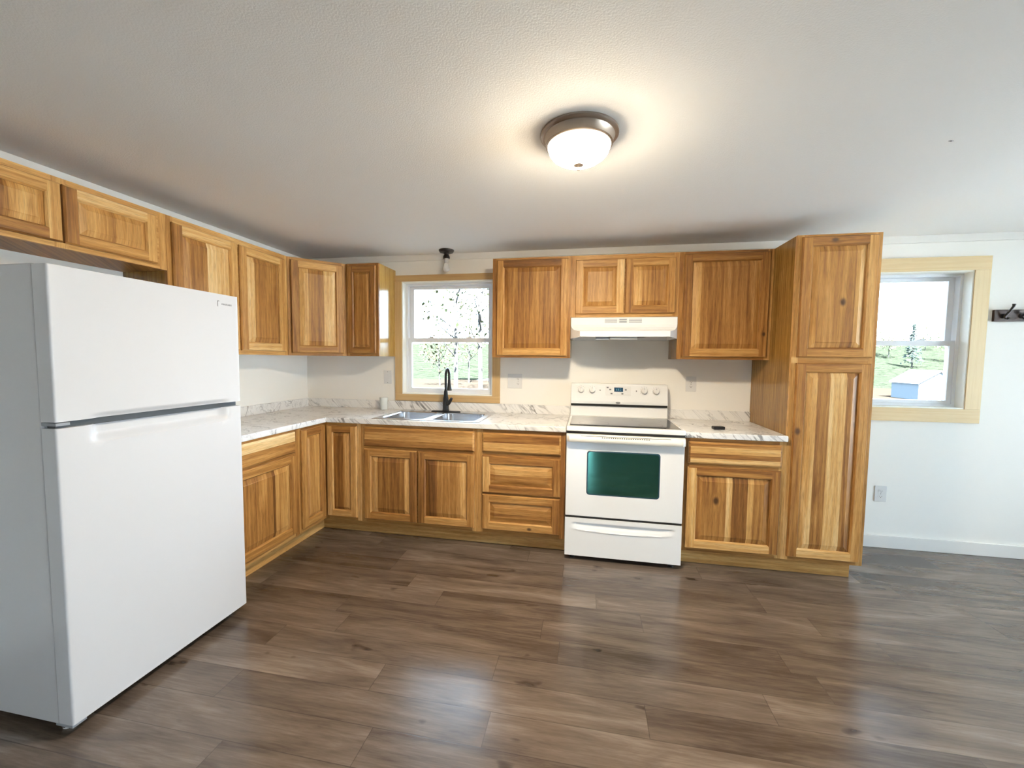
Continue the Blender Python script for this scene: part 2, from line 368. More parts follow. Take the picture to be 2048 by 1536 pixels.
W1 = (38.1, 70.9, 41.5, 80.8); W2 = (173.5, 206.3, 41.5, 79.9); W4 = (82.0, 110.0, 2.0, 56.0); W3 = (-128.0, -32.0, 2.0, 84.0)
structure(build('floor', box(-6, XW + 6, YF - 6, 6, -1, 0), FLOOR))
ceiling = structure(build('ceiling', box(-6, XW + 6, YF - 6, 6, H, H + 6), CEIL))
wall_x('wall_back', 0, 6, -6, XW + 6, [W1, W2])
wall_y('wall_left', -6, 0, YF - 6, 0, [])
wall_y('wall_right', XW, XW + 6, YF - 6, 0, [W3])
wall_x('wall_front', YF - 6, YF, 0, XW, [W4])
# a scuff of torn paint on the ceiling
build('paint_flake', MB().loops([[(158.5, -55.6, H), (158.9, -55.75, H), (159.4, -55.5, H), (158.95, -55.5, H)], [(158.6, -55.6, H - .05), (158.95, -55.68, H - .15), (159.3, -55.5, H - .05), (158.95, -55.55, H - .1)]], cap1=True), LINE, ceiling)
structure(build('trim_1', box(0.05, XW, -0.5, -0.01, 87.75, H - 0.01), TRIM, bevel=0.06))
structure(build('trim_2', box(0.01, 0.5, YF, -0.55, 87.75, H - 0.01), TRIM, bevel=0.06))
def base_board(name, q): structure(build(name, q, TRIM, bevel=0.12))
base_board('baseboard_back', box(XPE + 0.15, XW - 0.6, -0.6, -0.01, 0.01, 3.7))
base_board('baseboard_right', MB().box(XW - 0.6, XW - 0.01, YF + .6, -132, 0.01, 3.7).box(XW - 0.6, XW - 0.01, -28, -0.7, 0.01, 3.7))
base_board('baseboard_left', box(0.01, 0.6, YF + .6, -98, 0.01, 3.7))

# ------------------------------------------------------------------ windows
def ring_slab(u0, u1, v0, v1, t, w0, w1, M, tb=None, tt=None):
    tb = t if tb is None else tb; tt = t if tt is None else tt
    return MB().grid_slab([u0, u0 + t, u1 - t, u1], [v0, v0 + tb, v1 - tt, v1], w0, w1, M, lambda i, j: not (i == 1 and j == 1))
BACK = lambda u, v, w: (u, w, v)

def board(x0, x1, y0, y1, z0, z1, tone, along, mb=None):
    g, c = ((1, 0, 0), (0, 1, 1)) if along == 'x' else ((0, 0, 1), (1, 1, 0)) if along == 'z' else ((0, 1, 0), (1, 0, 1))
    return (mb or MB()).box(x0, x1, y0, y1, z0, z1, tone=tone, g=g, c=c, off=rnd())

def window(name, W, cw, tones, mid, dark_jamb):
    x0, x1, z0, z1 = W; (cl, cr_, cb, ct) = cw
    root = struct_root(name, ((x0 + x1) / 2, 0, z0))
    yo, yi = -0.72, -0.01
    build('casing', board(x0 - cl, x1 + cr_, yo, yi, z1, z1 + ct, tones[0], 'x'), PINE, root, bevel=0.06)
    build('casing', board(x0 - cl, x1 + cr_, yo, yi, z0 - cb, z0, tones[1], 'x'), PINE, root, bevel=0.06)
    build('casing', board(x0 - cl, x0, yo, yi, z0 + .02, z1 - .02, tones[2], 'z'), PINE, root, bevel=0.06)
    build('casing', board(x1, x1 + cr_, yo, yi, z0 + .02, z1 - .02, tones[3], 'z'), PINE, root, bevel=0.06)
    build('jamb', ring_slab(x0, x1, z0, z1, 0.35, -0.5, 2.2, BACK), JAMB, root, bevel=0.03)
    a0, a1, b0, b1 = x0 + .35, x1 - .35, z0 + .35, z1 - .35
    fr = build('frame', ring_slab(a0, a1, b0, b1, 0.75, 2.2, 5.6, BACK), VINYL, root, bevel=0.05)
    # lower sash stands inside, upper sash outside of it
    s0, s1 = a0 + .75, a1 - .75
    lo = build('sash', ring_slab(s0, s1, b0 + .75, mid + .75, 1.15, 2.5, 3.6, BACK, tb=1.0, tt=1.5), VINYL, root, bevel=0.08)
    build('pane', box(s0 + 1.15, s1 - 1.15, 3.0, 3.1, b0 + 1.75, mid - .75), GLASS, lo)
    hi = build('sash', ring_slab(s0, s1, mid - .7, b1 - .75, 1.5, 3.9, 5.0, BACK, tb=1.4, tt=1.0), VINYL, root, bevel=0.08)
    build('pane', box(s0 + 1.5, s1 - 1.5, 4.4, 4.5, mid + .7, b1 - 1.75), GLASS, hi)
    for k in (0.27, 0.73):
        xx = s0 + (s1 - s0) * k
        build('sash_lock', MB().box(xx - 1.1, xx + 1.1, 2.7, 3.5, mid + .76, mid + 1.0).box(xx - .3, xx + .9, 2.5, 3.3, mid + 1.0, mid + 1.35), VINYL, lo, bevel=0.08)
    return root
window('window_1', W1, (2.6, 2.6, 2.35, 2.1), (0.42, 0.48, 0.52, 0.40), 60.6, False)
window('window_2', W2, (3.7, 3.7, 3.85, 3.75), (0.86, 0.84, 0.98, 0.98), 60.0, False)
r3 = struct_root('added_window_3', (XW, -80, 2))  # unseen opening, added so daylight reaches the floor and fridge
SIDE = lambda u, v, w: (w, u, v)
build('casing', ring_slab(W3[0] - 3, W3[1] + 3, 0.02, W3[3] + 3, 3, XW - .7, XW - .01, SIDE, tb=1.98), PINE, r3)
fr3 = build('frame', ring_slab(W3[0], W3[1], W3[2], W3[3], 2.5, XW + 1, XW + 5, SIDE), VINYL, r3)
build('mullion', box(XW + 1.5, XW + 4.5, -82, -78, W3[2] + 2.5, W3[3] - 2.5), VINYL, r3)
build('pane', box(XW + 3, XW + 3.1, W3[0] + 2.5, -82, W3[2] + 2.5, W3[3] - 2.5), GLASS, r3)
build('pane', box(XW + 3, XW + 3.1, -78, W3[1] - 2.5, W3[2] + 2.5, W3[3] - 2.5), GLASS, r3)

r4 = struct_root('added_window_4', (96, YF, 2))  # unseen opening, added for daylight and the reflection in the oven glass
build('casing', ring_slab(W4[0] - 3, W4[1] + 3, 0.02, W4[3] + 3, 3, YF + .01, YF + .7, BACK, tb=1.98), PINE, r4)
build('frame', ring_slab(W4[0], W4[1], W4[2], W4[3], 2.5, YF - 5, YF - 1, BACK), VINYL, r4)
build('pane', box(W4[0] + 2.5, W4[1] - 2.5, YF - 3.1, YF - 3, W4[2] + 2.5, W4[3] - 2.5), GLASS, r4)

# ------------------------------------------------------------------ cabinet joinery
# a plane of doors is a map (u across, v up, w outward) -> (x, y, z) and its across axis for the grain
def back_plane(y): return (lambda u, v, w: (u, y - w, v)), (1, .12, 0)
def left_plane(x): return (lambda u, v, w: (x + w, u, v)), (.12, 1, 0)
def diag_plane():
    s = math.sqrt(0.5)
    return (lambda u, v, w: (12 + u * s + w * s, -24 + u * s - w * s, v)), (.75, .66, 0)
TH = 0.78                                     # door thickness

def panel_frame(M, c, u0, u1, v0, v1, sw, tones, fk=None):
    """Stiles and rails with routed edges: one connected ring. tones = left stile, right stile, top rail, bottom rail"""
    mb = MB(); tl, tr_, tt, tb = tones
    e, q = 0.22, 0.28
    A = (u0, u1, v0, v1, 0.10); A1 = (u0, u1, v0, v1, TH - 0.30); B = (u0 + e, u1 - e, v0 + e, v1 - e, TH)
    Cc = (u0 + sw, u1 - sw, v0 + sw, v1 - sw, TH); D = (u0 + sw + q, u1 - sw - q, v0 + sw + q, v1 - sw - q, TH - 0.34)
    E_ = (D[0], D[1], D[2], D[3], 0.10)
    offs = [rnd() for _ in range(4)]
    ST = [dict(tone=tl, g=(0, 0, 1), c=c, off=offs[0]), dict(tone=tr_, g=(0, 0, 1), c=c, off=offs[1]),
          dict(tone=tt, g=c, c=(0, 0, 1), off=offs[2]), dict(tone=tb, g=c, c=(0, 0, 1), off=offs[3])]
    for side, (a_, b_, r_) in (fk or {}).items():   # knot on one stile or rail, at (across, up) shares of the door
        p0 = M(u0 + (u1 - u0) * a_, v0 + (v1 - v0) * b_, TH)
        ST[side]['knots'] = (sum(x * y for x, y in zip(p0, ST[side]['g'])), sum(x * y for x, y in zip(p0, ST[side]['c'])), r_)
    def ring(R, Q, xr=(), xq=()):
        for side in range(4):
            if side == 0: pts = [M(R[0], R[2], R[4]), M(R[0], R[3], R[4]), M(Q[0], Q[3], Q[4]), M(Q[0], Q[2], Q[4])]
            if side == 1: pts = [M(R[1], R[2], R[4]), M(R[1], R[3], R[4]), M(Q[1], Q[3], Q[4]), M(Q[1], Q[2], Q[4])]
            if side == 2: pts = [M(R[0], R[3], R[4]), M(R[1], R[3], R[4])] + [M(x, Q[3], Q[4]) for x in (Q[1], *xq[::-1], Q[0])]
            if side == 3: pts = [M(R[0], R[2], R[4]), M(R[1], R[2], R[4])] + [M(x, Q[2], Q[4]) for x in (Q[1], *xq[::-1], Q[0])]
            mb.face(pts, **ST[side])
    ring(A, A1); ring(A1, B, xq=(Cc[0], Cc[1]))
    t = TH
    mb.face([M(B[0], B[2], t), M(Cc[0], B[2], t), M(Cc[0], Cc[2], t), M(Cc[0], Cc[3], t), M(Cc[0], B[3], t), M(B[0], B[3], t)], **ST[0])
    mb.face([M(B[1], B[2], t), M(Cc[1], B[2], t), M(Cc[1], Cc[2], t), M(Cc[1], Cc[3], t), M(Cc[1], B[3], t), M(B[1], B[3], t)], **ST[1])
    mb.face([M(Cc[0], Cc[3], t), M(Cc[1], Cc[3], t), M(Cc[1], B[3], t), M(Cc[0], B[3], t)], **ST[2])
    mb.face([M(Cc[0], Cc[2], t), M(Cc[1], Cc[2], t), M(Cc[1], B[2], t), M(Cc[0], B[2], t)], **ST[3])
    ring(Cc, D); ring(D, E_)
    return mb

def raised_panel(M, c, u0, u1, v0, v1, boards, horizontal=False, knots=(), bev=1.25):
    """Raised field glued up of boards; (share, tone) each. Four bevel slopes meet in mitres."""
    mb = MB(); lo, hi, step = TH - 0.52, TH - 0.10, TH - 0.16
    tot = sum(b[0] for b in boards); L, R_ = (v1, v0) if horizontal else (u0, u1)
    cuts = [L]
    for s, _t in boards: cuts.append(cuts[-1] + (R_ - L) * s / tot)
    offs = [rnd() for _ in boards]
    def style(mid):
        for k in range(len(boards)):
            if min(cuts[k], cuts[k + 1]) - 1e-6 <= mid <= max(cuts[k], cuts[k + 1]) + 1e-6: break
        kn = ()
        if knots:
            for (kb, ka, kc, kr) in knots:
                if kb == k: kn = (ka, kc, kr)
        return dict(tone=boards[k][1], g=c if horizontal else (0, 0, 1), c=(0, 0, 1) if horizontal else c, off=offs[k]), kn
    f = (u0 + bev, u1 - bev, v0 + bev, v1 - bev)
    h = lambda u, v: lo + (step - lo) * max(0.0, min(1.0, min(u - u0, u1 - u, v - v0, v1 - v) / bev))
    # polygons before cutting into boards: 4 slopes, 4 step edges, the field
    e = 0.10
    g = (f[0] + e, f[1] - e, f[2] + e, f[3] - e)
    polys = [[(u0, v0, lo), (u0, v1, lo), (f[0], f[3], step), (f[0], f[2], step)], [(u1, v0, lo), (u1, v1, lo), (f[1], f[3], step), (f[1], f[2], step)],
             [(u0, v0, lo), (u1, v0, lo), (f[1], f[2], step), (f[0], f[2], step)], [(u0, v1, lo), (u1, v1, lo), (f[1], f[3], step), (f[0], f[3], step)],
             [(f[0], f[2], step), (f[0], f[3], step), (g[0], g[3], hi), (g[0], g[2], hi)], [(f[1], f[2], step), (f[1], f[3], step), (g[1], g[3], hi), (g[1], g[2], hi)],
             [(f[0], f[2], step), (f[1], f[2], step), (g[1], g[2], hi), (g[0], g[2], hi)], [(f[0], f[3], step), (f[1], f[3], step), (g[1], g[3], hi), (g[0], g[3], hi)],
             [(g[0], g[2], hi), (g[1], g[2], hi), (g[1], g[3], hi), (g[0], g[3], hi)]]
    ax = 1 if horizontal else 0
    def clip(poly, lim, keep_less):
        out = []
        for a, b in zip(poly, poly[1:] + poly[:1]):
            ia = a[ax] <= lim + 1e-7 if keep_less else a[ax] >= lim - 1e-7
            ib = b[ax] <= lim + 1e-7 if keep_less else b[ax] >= lim - 1e-7
            if ia: out.append(a)
            if ia != ib:
                t = (lim - a[ax]) / (b[ax] - a[ax]); out.append(tuple(a[k] + (b[k] - a[k]) * t for k in range(3)))
        return out
    for poly in polys:
        for k in range(len(boards)):
            c0, c1 = sorted((cuts[k], cuts[k + 1]))
            q = clip(clip(poly, c1, True), c0, False) if len(poly) > 2 else []
            if len(q) < 3: continue
            st, kn = style((c0 + c1) / 2)
            if kn:                               # knot centre given as (along, across) shares of the panel
                p0 = M(u0 + (u1 - u0) * kn[1], v0 + (v1 - v0) * kn[0], hi)
                ga, cc = st['g'], st['c']
                kn = (sum(x * y for x, y in zip(p0, ga)), sum(x * y for x, y in zip(p0, cc)), kn[2])
            mb.face([M(*x) for x in q], knots=kn, **st)
    return mb

def door(parent, plane, u0, u1, v0, v1, boards, ft=(.55, .55, .5, .55), knots=(), name='door', horizontal=False, sw=2.05, bev=1.25, fk=None):
    M, c = plane
    if u0 > u1: u0, u1 = u1, u0
    d = build(name, panel_frame(M, c, u0, u1, v0, v1, sw, ft, fk), HICK, parent)
    s = sw + 0.25
    build('raised_panel', raised_panel(M, c, u0 + s, u1 - s, v0 + s, v1 - s, boards, horizontal, knots, bev), HICK, d)
    return d

def slab_drawer(parent, plane, u0, u1, v0, v1, boards, name='drawer'):
    """Plain drawer front glued up of boards, edges routed."""
    M, c = plane; mb = MB(); e = 0.42
    if u0 > u1: u0, u1 = u1, u0
    A, A1 = (u0, u1, v0, v1, 0.10), (u0, u1, v0, v1, TH - .35)
    B = (u0 + e, u1 - e, v0 + e, v1 - e, TH)
    tot = sum(b[0] for b in boards); cuts = [B[3]]
    for s, _ in boards: cuts.append(cuts[-1] - (B[3] - B[2]) * s / tot)
    st = lambda t: dict(tone=t, g=c, c=(0, 0, 1), off=rnd())
    S1, S2 = st(boards[0][1]), st(boards[-1][1])
    sts = [S1] + [st(b[1]) for b in boards[1:-1]] + [S2] if len(boards) > 1 else [S1]
    if len(boards) == 1: S2 = S1
    R = lambda Q, x, y: M(Q[x], Q[2 + y], Q[4])
    for x in (0, 1):
        mb.face([R(A, x, 0), R(A, x, 1), R(A1, x, 1), R(A1, x, 0)], **S2)
        mb.face([R(A1, x, 0), R(A1, x, 1)] + [M(B[x], q, TH) for q in cuts], **sts[len(sts) // 2])
    for y, s in ((0, S2), (1, S1)):
        mb.face([R(A, 0, y), R(A, 1, y), R(A1, 1, y), R(A1, 0, y)], **s)
        mb.face([R(A1, 0, y), R(A1, 1, y), R(B, 1, y), R(B, 0, y)], **s)
    for k in range(len(boards)):
        mb.face([M(B[0], cuts[k], TH), M(B[1], cuts[k], TH), M(B[1], cuts[k + 1], TH), M(B[0], cuts[k + 1], TH)], **sts[k])
    mb.face([R(A, 0, 0), R(A, 1, 0), R(A, 1, 1), R(A, 0, 1)], **S2)
    return build(name, mb, HICK, parent)

def face_frame(parent, plane, u0, u1, v0, v1, rails, tones=(.6, .6, .5), sw=1.5, stiles=()):
    """Frame boards on the front of the box: rails is a list of (bottom, top)."""
    M, c = plane
    if u0 > u1: u0, u1 = u1, u0
    us = sorted({u0, u0 + sw, u1 - sw, u1, *[q for s in stiles for q in s]}); vs = sorted({v0, v1, *[q for r in rails for q in r]})
    oL, oR, oC = rnd(), rnd(), rnd()
    def style(i, j):
        if us[i] < u0 + sw - .01: return dict(tone=tones[0], g=(0, 0, 1), c=c, off=oL)
        if us[i + 1] > u1 - sw + .01: return dict(tone=tones[1], g=(0, 0, 1), c=c, off=oR)
        if any(a - .01 <= us[i] and us[i + 1] <= b + .01 for a, b in stiles): return dict(tone=tones[2], g=(0, 0, 1), c=c, off=oC)
        return dict(tone=tones[2], g=c, c=(0, 0, 1), off=oC)
    return build('face_frame', MB().grid_slab(us, vs, -0.75, 0.0, M, style=style), HICK, parent)

def carcass(parent, x0, x1, y0, y1, z0, z1, tone=0.45, m=None):
    return build('carcass', MB().box(x0, x1, y0, y1, z0, z1, tone=tone, g=(0, 0, 1), c=(1, 1, 0), off=rnd()), m or VENEER, parent)

G = 0.02                                      # hairline between neighbouring units
P24, P12 = back_plane(-24.0), back_plane(-12.0)

# ---- base units on the window wall
t = thing('corner_base_cabinet', 'hickory corner base cabinet with two narrow doors meeting in the inside corner', 'cabinet', (24, -24, 0))
carc = MB().grid_slab([.1, 23.25, 36 - G], [-36 + G, -23.25, -.1], 4.5, 34.45, lambda u, v, w: (u, v, w), lambda i, j: not (i == 1 and j == 0), lambda i, j: dict(tone=.45, g=(0, 0, 1), c=(1, 1, 0)))
build('carcass', carc, HICK, t)
face_frame(t, P24, 24.02, 36 - G, 4.5, 34.45, [(4.5, 6), (33, 34.45)], (.55, .72, .5), sw=1.2)
face_frame(t, left_plane(24.0), -36 + G, -24.02, 4.5, 34.45, [(4.5, 6), (33, 34.45)], (.5, .45, .5), sw=1.2)
door(t, P24, 24.85, 34.8, 5.6, 33.6, [(.25, .45), (.35, .32), (.4, .58)], (.75, .62, .42, .66), sw=1.9, bev=.8)
door(t, left_plane(24.0), -35.1, -24.9, 5.6, 33.7, [(.35, .45), (.65, .55)], (.55, .42, .42, .5), sw=1.9, bev=.8)

t = thing('sink_base_cabinet', 'hickory base cabinet under the sink with one false drawer front and two doors', 'cabinet', (54, -24, 0))
carcass(t, XS + G, XD - G, -23.25, -.1, 4.5, 29.0)
face_frame(t, P24, XS + G, XD - G, 4.5, 34.45, [(4.5, 6), (27, 28), (33, 34.45)], (.66, .62, .5))
slab_drawer(t, P24, 37.2, 71.4, 27.8, 33.6, [(.2, .45), (.45, .62), (.35, .38)], 'false_front')
door(t, P24, 37.2, 54.0, 5.6, 27.0, [(.17, .80), (.7, .34), (.13, .78)], (.5, .33, .55, .45))
door(t, P24, 54.4, 71.4, 5.6, 27.0, [(.3, .32), (.55, .50), (.15, .70)], (.40, .45, .42, .66))

t = thing('drawer_base_cabinet', 'hickory base cabinet of three drawers beside the stove', 'cabinet', (85, -24, 0))
carcass(t, XD + G, XST - .15, -23.25, -.1, 4.5, 34.45)
face_frame(t, P24, XD + G, XST - .15, 4.5, 34.45, [(4.5, 6), (15.7, 16.5), (26.9, 28.1), (33.4, 34.45)], (.7, .38, .45))
slab_drawer(t, P24, 73.75, 95.85, 28.0, 33.5, [(.5, .42), (.5, .72)])
door(t, P24, 73.75, 95.85, 16.35, 26.9, [(.5, .72), (.5, .45)], (.66, .5, .42, .42), name='drawer', horizontal=True)
door(t, P24, 73.75, 95.85, 5.7, 15.8, [(.55, .50), (.45, .44)], (.55, .42, .52, .62), fk={3: (.62, .10, .5)}, name='drawer', horizontal=True)

t = thing('base_cabinet', 'hickory base cabinet with one drawer over one striped door between stove and pantry', 'cabinet', (139.5, -24, 0))
carcass(t, XR + .15, XP - G, -23.25, -.1, 4.5, 34.45)
face_frame(t, P24, XR + .15, XP - G, 4.5, 34.45, [(4.5, 6), (27, 28), (33.4, 34.45)], (.33, .66, .42))
slab_drawer(t, P24, 128.65, 150.5, 27.9, 33.5, [(.15, .45), (.36, .78), (.26, .30), (.23, .82)])
door(t, P24, 128.65, 150.5, 5.5, 27.0, [(.41, .44), (.08, .78), (.21, .34), (.08, .68), (.22, .40)], (.70, .35, .32, .74), knots=((0, .63, .27, .8),))

t = thing('base_cabinet', 'hickory base cabinet beside the fridge with one drawer over one door', 'cabinet', (24, -48, 0))
carcass(t, .1, 23.25, -60 + G, -36 - G, 4.5, 34.45)
PL = left_plane(24.0)
face_frame(t, PL, -60 + G, -36 - G, 4.5, 34.45, [(4.5, 6), (27, 28), (33.4, 34.45)], (.5, .38, .5))
slab_drawer(t, PL, -58.6, -37.5, 28.1, 33.8, [(.42, 1.0), (.58, .48)])
door(t, PL, -58.6, -37.5, 5.6, 27.6, [(.3, .40), (.32, .48), (.05, .22), (.2, .56), (.13, .62)], (.5, .42, .5, .5))

# ---- toe kicks: one board per run
def toe(label, mb): tag(build('toe_kick', mb, HICK), label, 'toe kick')
K = dict(g=(1, 0, 0), c=(0, 1, 1))
toe('long hickory toe kick board under the sink and drawer cabinets', board(21.0, XST - .2, -21, -20.3, 0.02, 4.45, .66, 'x'))
toe('hickory toe kick board running from the inside corner towards the fridge', board(20.25, 21.0 - G, -60, -20.25, 0.02, 4.45, .66, 'y'))
toe('hickory toe kick board under the pantry and the cabinet next to the stove', board(XR + .2, XPE - .9, -21, -20.3, 0.02, 4.45, .62, 'x'))

# ---- pantry
t = thing('pantry_cabinet', 'tall hickory pantry cabinet with a short door over a long striped door', 'cabinet', (160.5, -24, 0))
carcass(t, XP + G, XPE, -23.25, -.05, 4.5, U1, .40)
face_frame(t, P24, XP + G, XPE, 4.5, U1, [(4.5, 6), (54, 55.4), (84, U1)], (.74, .55, .48))
door(t, P24, 152.6, 168.6, 55.4, 84.1, [(.12, .62), (.69, .44), (.19, .66)], (.42, .58, .34, .45), knots=((1, .45, .60, .75),), fk={2: (.42, .965, .6)})
door(t, P24, 152.6, 168.6, 5.5, 54.0, [(.22, .78), (.24, .38), (.31, .80), (.23, .36)], (.36, .55, .42, .78), fk={0: (.055, .655, .7)})

# ---- wall units
def upper(label, x0, x1, z0, at): return thing('wall_cabinet', label, 'cabinet', at)
t = upper('hickory wall cabinet with one door, hanging between window and range hood', 73.5, XST, U0, (85, -12, U0))
carcass(t, 73.5, XST - G, -11.25, -.05, U0, U1, .42)
face_frame(t, P12, 73.5, XST - G, U0, U1, [(U0, U0 + 1.2), (U1 - 1.2, U1)], (.45, .5, .45))
door(t, P12, 74.9, 96.4, 55.3, 84.0, [(.24, .40), (.23, .33), (.53, .42)], (.55, .58, .32, .66))
t = upper('short hickory wall cabinet with two doors, above the range hood', XST, XR, 66.7, (112.3, -12, 66.7))
carcass(t, XST + G, XR - G, -11.25, -.05, 66.75, U1, .5)
face_frame(t, P12, XST + G, XR - G, 66.75, U1, [(66.75, 68), (U1 - 1.2, U1)], (.56, .55, .55))
door(t, P12, 98.6, 112.45, 67.7, 83.3, [(.45, .56), (.55, .50)], (.56, .80, .5, .56), bev=1.1)
door(t, P12, 112.7, 126.45, 67.7, 83.3, [(.27, .72), (.35, .38), (.38, .46)], (.44, .56, .6, .42), bev=1.1)
t = upper('hickory wall cabinet with one wide door, hanging between hood and pantry', XR, XP, U0, (139.5, -12, U0))
carcass(t, XR + G, XP - G, -11.25, -.05, U0, U1, .33)
face_frame(t, P12, XR + G, XP - G, U0, U1, [(U0, U0 + 1.2), (U1 - 1.2, U1)], (.5, .6, .42))
door(t, P12, 128.65, 150.5, 55.4, 84.0, [(.13, .66), (.3, .42), (.57, .47)], (.36, .46, .36, .66), fk={1: (.955, .22, .45)})
t = upper('narrow hickory wall cabinet with one door, beside the sink window', 24, 35.6, U0, (30, -12, U0))
carcass(t, 24.05, 35.6, -11.25, -.05, U0, U1, .55)
face_frame(t, P12, 24.05, 35.6, U0, U1, [(U0, U0 + 1.0), (U1 - 1.0, U1)], (.5, .4, .38), sw=1.2)
door(t, P12, 24.95, 34.8, 55.6, 83.8, [(.4, .46), (.6, .50)], (.42, .40, .35, .42), sw=1.8, bev=.7)
t = thing('corner_wall_cabinet', 'hickory corner wall cabinet with a diagonal door', 'cabinet', (18, -18, U0))
s_ = math.sqrt(.5)
pent = [(0.05, -.05), (0.05, -24 + G), (12 - .55, -24 + G), (24 - G, -12 + .55), (24 - G, -.05)]
build('carcass', MB().loops([[(x, y, U0) for x, y in pent], [(x, y, U1) for x, y in pent]], cap0=True, cap1=True, tone=.45, g=(0, 0, 1), c=(1, 1, 0), off=rnd()), HICK, t)
PD = diag_plane(); LD = 24 * s_
face_frame(t, PD, .05, LD - .05, U0, U1, [(U0, U0 + 1.0), (U1 - 1.0, U1)], (.48, .5, .45), sw=1.2)
door(t, PD, .95, LD - .95, 55.5, 83.8, [(.24, .78), (.42, .38), (.34, .80)], (.42, .5, .62, .5))
t = upper('hickory wall cabinet with two doors, between fridge and corner cabinet', 0, 12, U0, (12, -42, U0))
PU = left_plane(12.0)
carcass(t, .05, 11.25, -60 + G, -24 - G, U0, U1, .4)
face_frame(t, PU, -60 + G, -24 - G, U0, U1, [(U0, U0 + 1.2), (U1 - 1.2, U1)], (.40, .62, .66))
door(t, PU, -59.0, -42.3, 55.8, 83.4, [(.48, .40), (.52, .84)], (.34, .66, .76, .6))
door(t, PU, -41.6, -25.5, 55.8, 83.3, [(.2, .78), (.8, .40)], (.5, .62, .66, .78))
t = upper('short hickory wall cabinet with two doors, above the fridge', 0, 12, 72.7, (12, -78, 72.7))
carcass(t, .05, 11.25, -96, -60 - G, 72.7, U1, .42, HICK)
face_frame(t, PU, -96, -60 - G, 72.7, U1, [(72.7, 73.9), (U1 - 1.0, U1)], (.5, .6, .6), stiles=((-79, -77),))
door(t, PU, -77.8, -62.3, 73.6, 83.6, [(.28, .62), (.25, .48), (.47, .56)], (.3, .62, .76, .56), sw=1.9, bev=1.0)
door(t, PU, -93.6, -78.1, 73.6, 83.6, [(.4, .50), (.2, .36), (.4, .60)], (.5, .70, .70, .34), sw=1.9, bev=1.0)

# ------------------------------------------------------------------ countertops
t = thing('countertop', 'L-shaped white marble laminate countertop holding the sink', 'countertop', (25, -25, 36))
# blank corner pieces keep the L and the sink cut-out in one slab
def top_ok(us, vs): return lambda i, j: not (us[i] >= 25 and vs[j] < -25) and not (us[i] >= 40.4 and us[i + 1] <= 71.3 and vs[j] >= -22.9 and vs[j + 1] <= -3.2)
us, vs = [.05, 25, 40.4, 71.3, XST - .1], [-60.3, -25, -22.9, -3.2, -.05]
build('worktop', MB().grid_slab(us, vs, 34.5, 36.0, lambda u, v, w: (u, v, w), top_ok(us, vs)), MARBLE, t, bevel=0.22, seg=3)
build('backsplash', MB().grid_slab([.05, .8, XST - .1], [-60.3, -.8, -.05], 36.01, 39.0, lambda u, v, w: (u, v, w), lambda i, j: not (i == 1 and j == 0)), MARBLE, t, bevel=0.1)
t = thing('countertop', 'short white marble laminate countertop between stove and pantry', 'countertop', (139.5, -25, 36))
build('worktop', box(XR + .1, XP - .03, -25, -.05, 34.5, 36.0), MARBLE, t, bevel=0.22, seg=3)
build('backsplash', box(XR + .1, XP - .03, -.8, -.05, 36.01, 39.0), MARBLE, t, bevel=0.1)

# ------------------------------------------------------------------ sink
t = thing('kitchen_sink', 'double-bowl stainless steel drop-in sink under the window', 'sink', (56, -13, 36))
def rrect(x0, x1, y0, y1, r, z, n=6):
    pts = []
    for cx, cy, a0 in ((x1 - r, y1 - r, 0), (x0 + r, y1 - r, 90), (x0 + r, y0 + r, 180), (x1 - r, y0 + r, 270)):
        for k in range(n + 1):
            a = math.radians(a0 + 90 * k / n); pts.append((cx + r * math.cos(a), cy + r * math.sin(a), z))
    return pts
def bowl(x0, x1, y0, y1):
    mb = MB()
    rings = [rrect(x0, x1, y0, y1, 2.6, 36.16), rrect(x0 + .25, x1 - .25, y0 + .25, y1 - .25, 2.4, 35.9), rrect(x0 + .5, x1 - .5, y0 + .5, y1 - .5, 2.3, 30.6),
             rrect(x0 + 1.3, x1 - 1.3, y0 + 1.3, y1 - 1.3, 1.9, 29.4)]
    cx, cy = (x0 + x1) / 2, (y0 + y1) / 2
    last = rings[-1]; rings.append([(cx + (p[0] - cx) * .2, cy + (p[1] - cy) * .2, 29.2) for p in last])
    return mb.loops(rings, smooth=True, cap1=True)
BL, BR = (41.2, 54.9, -22.4, -6.2), (56.7, 70.6, -22.4, -6.2)
deck = bmesh.new()                            # rim with two openings
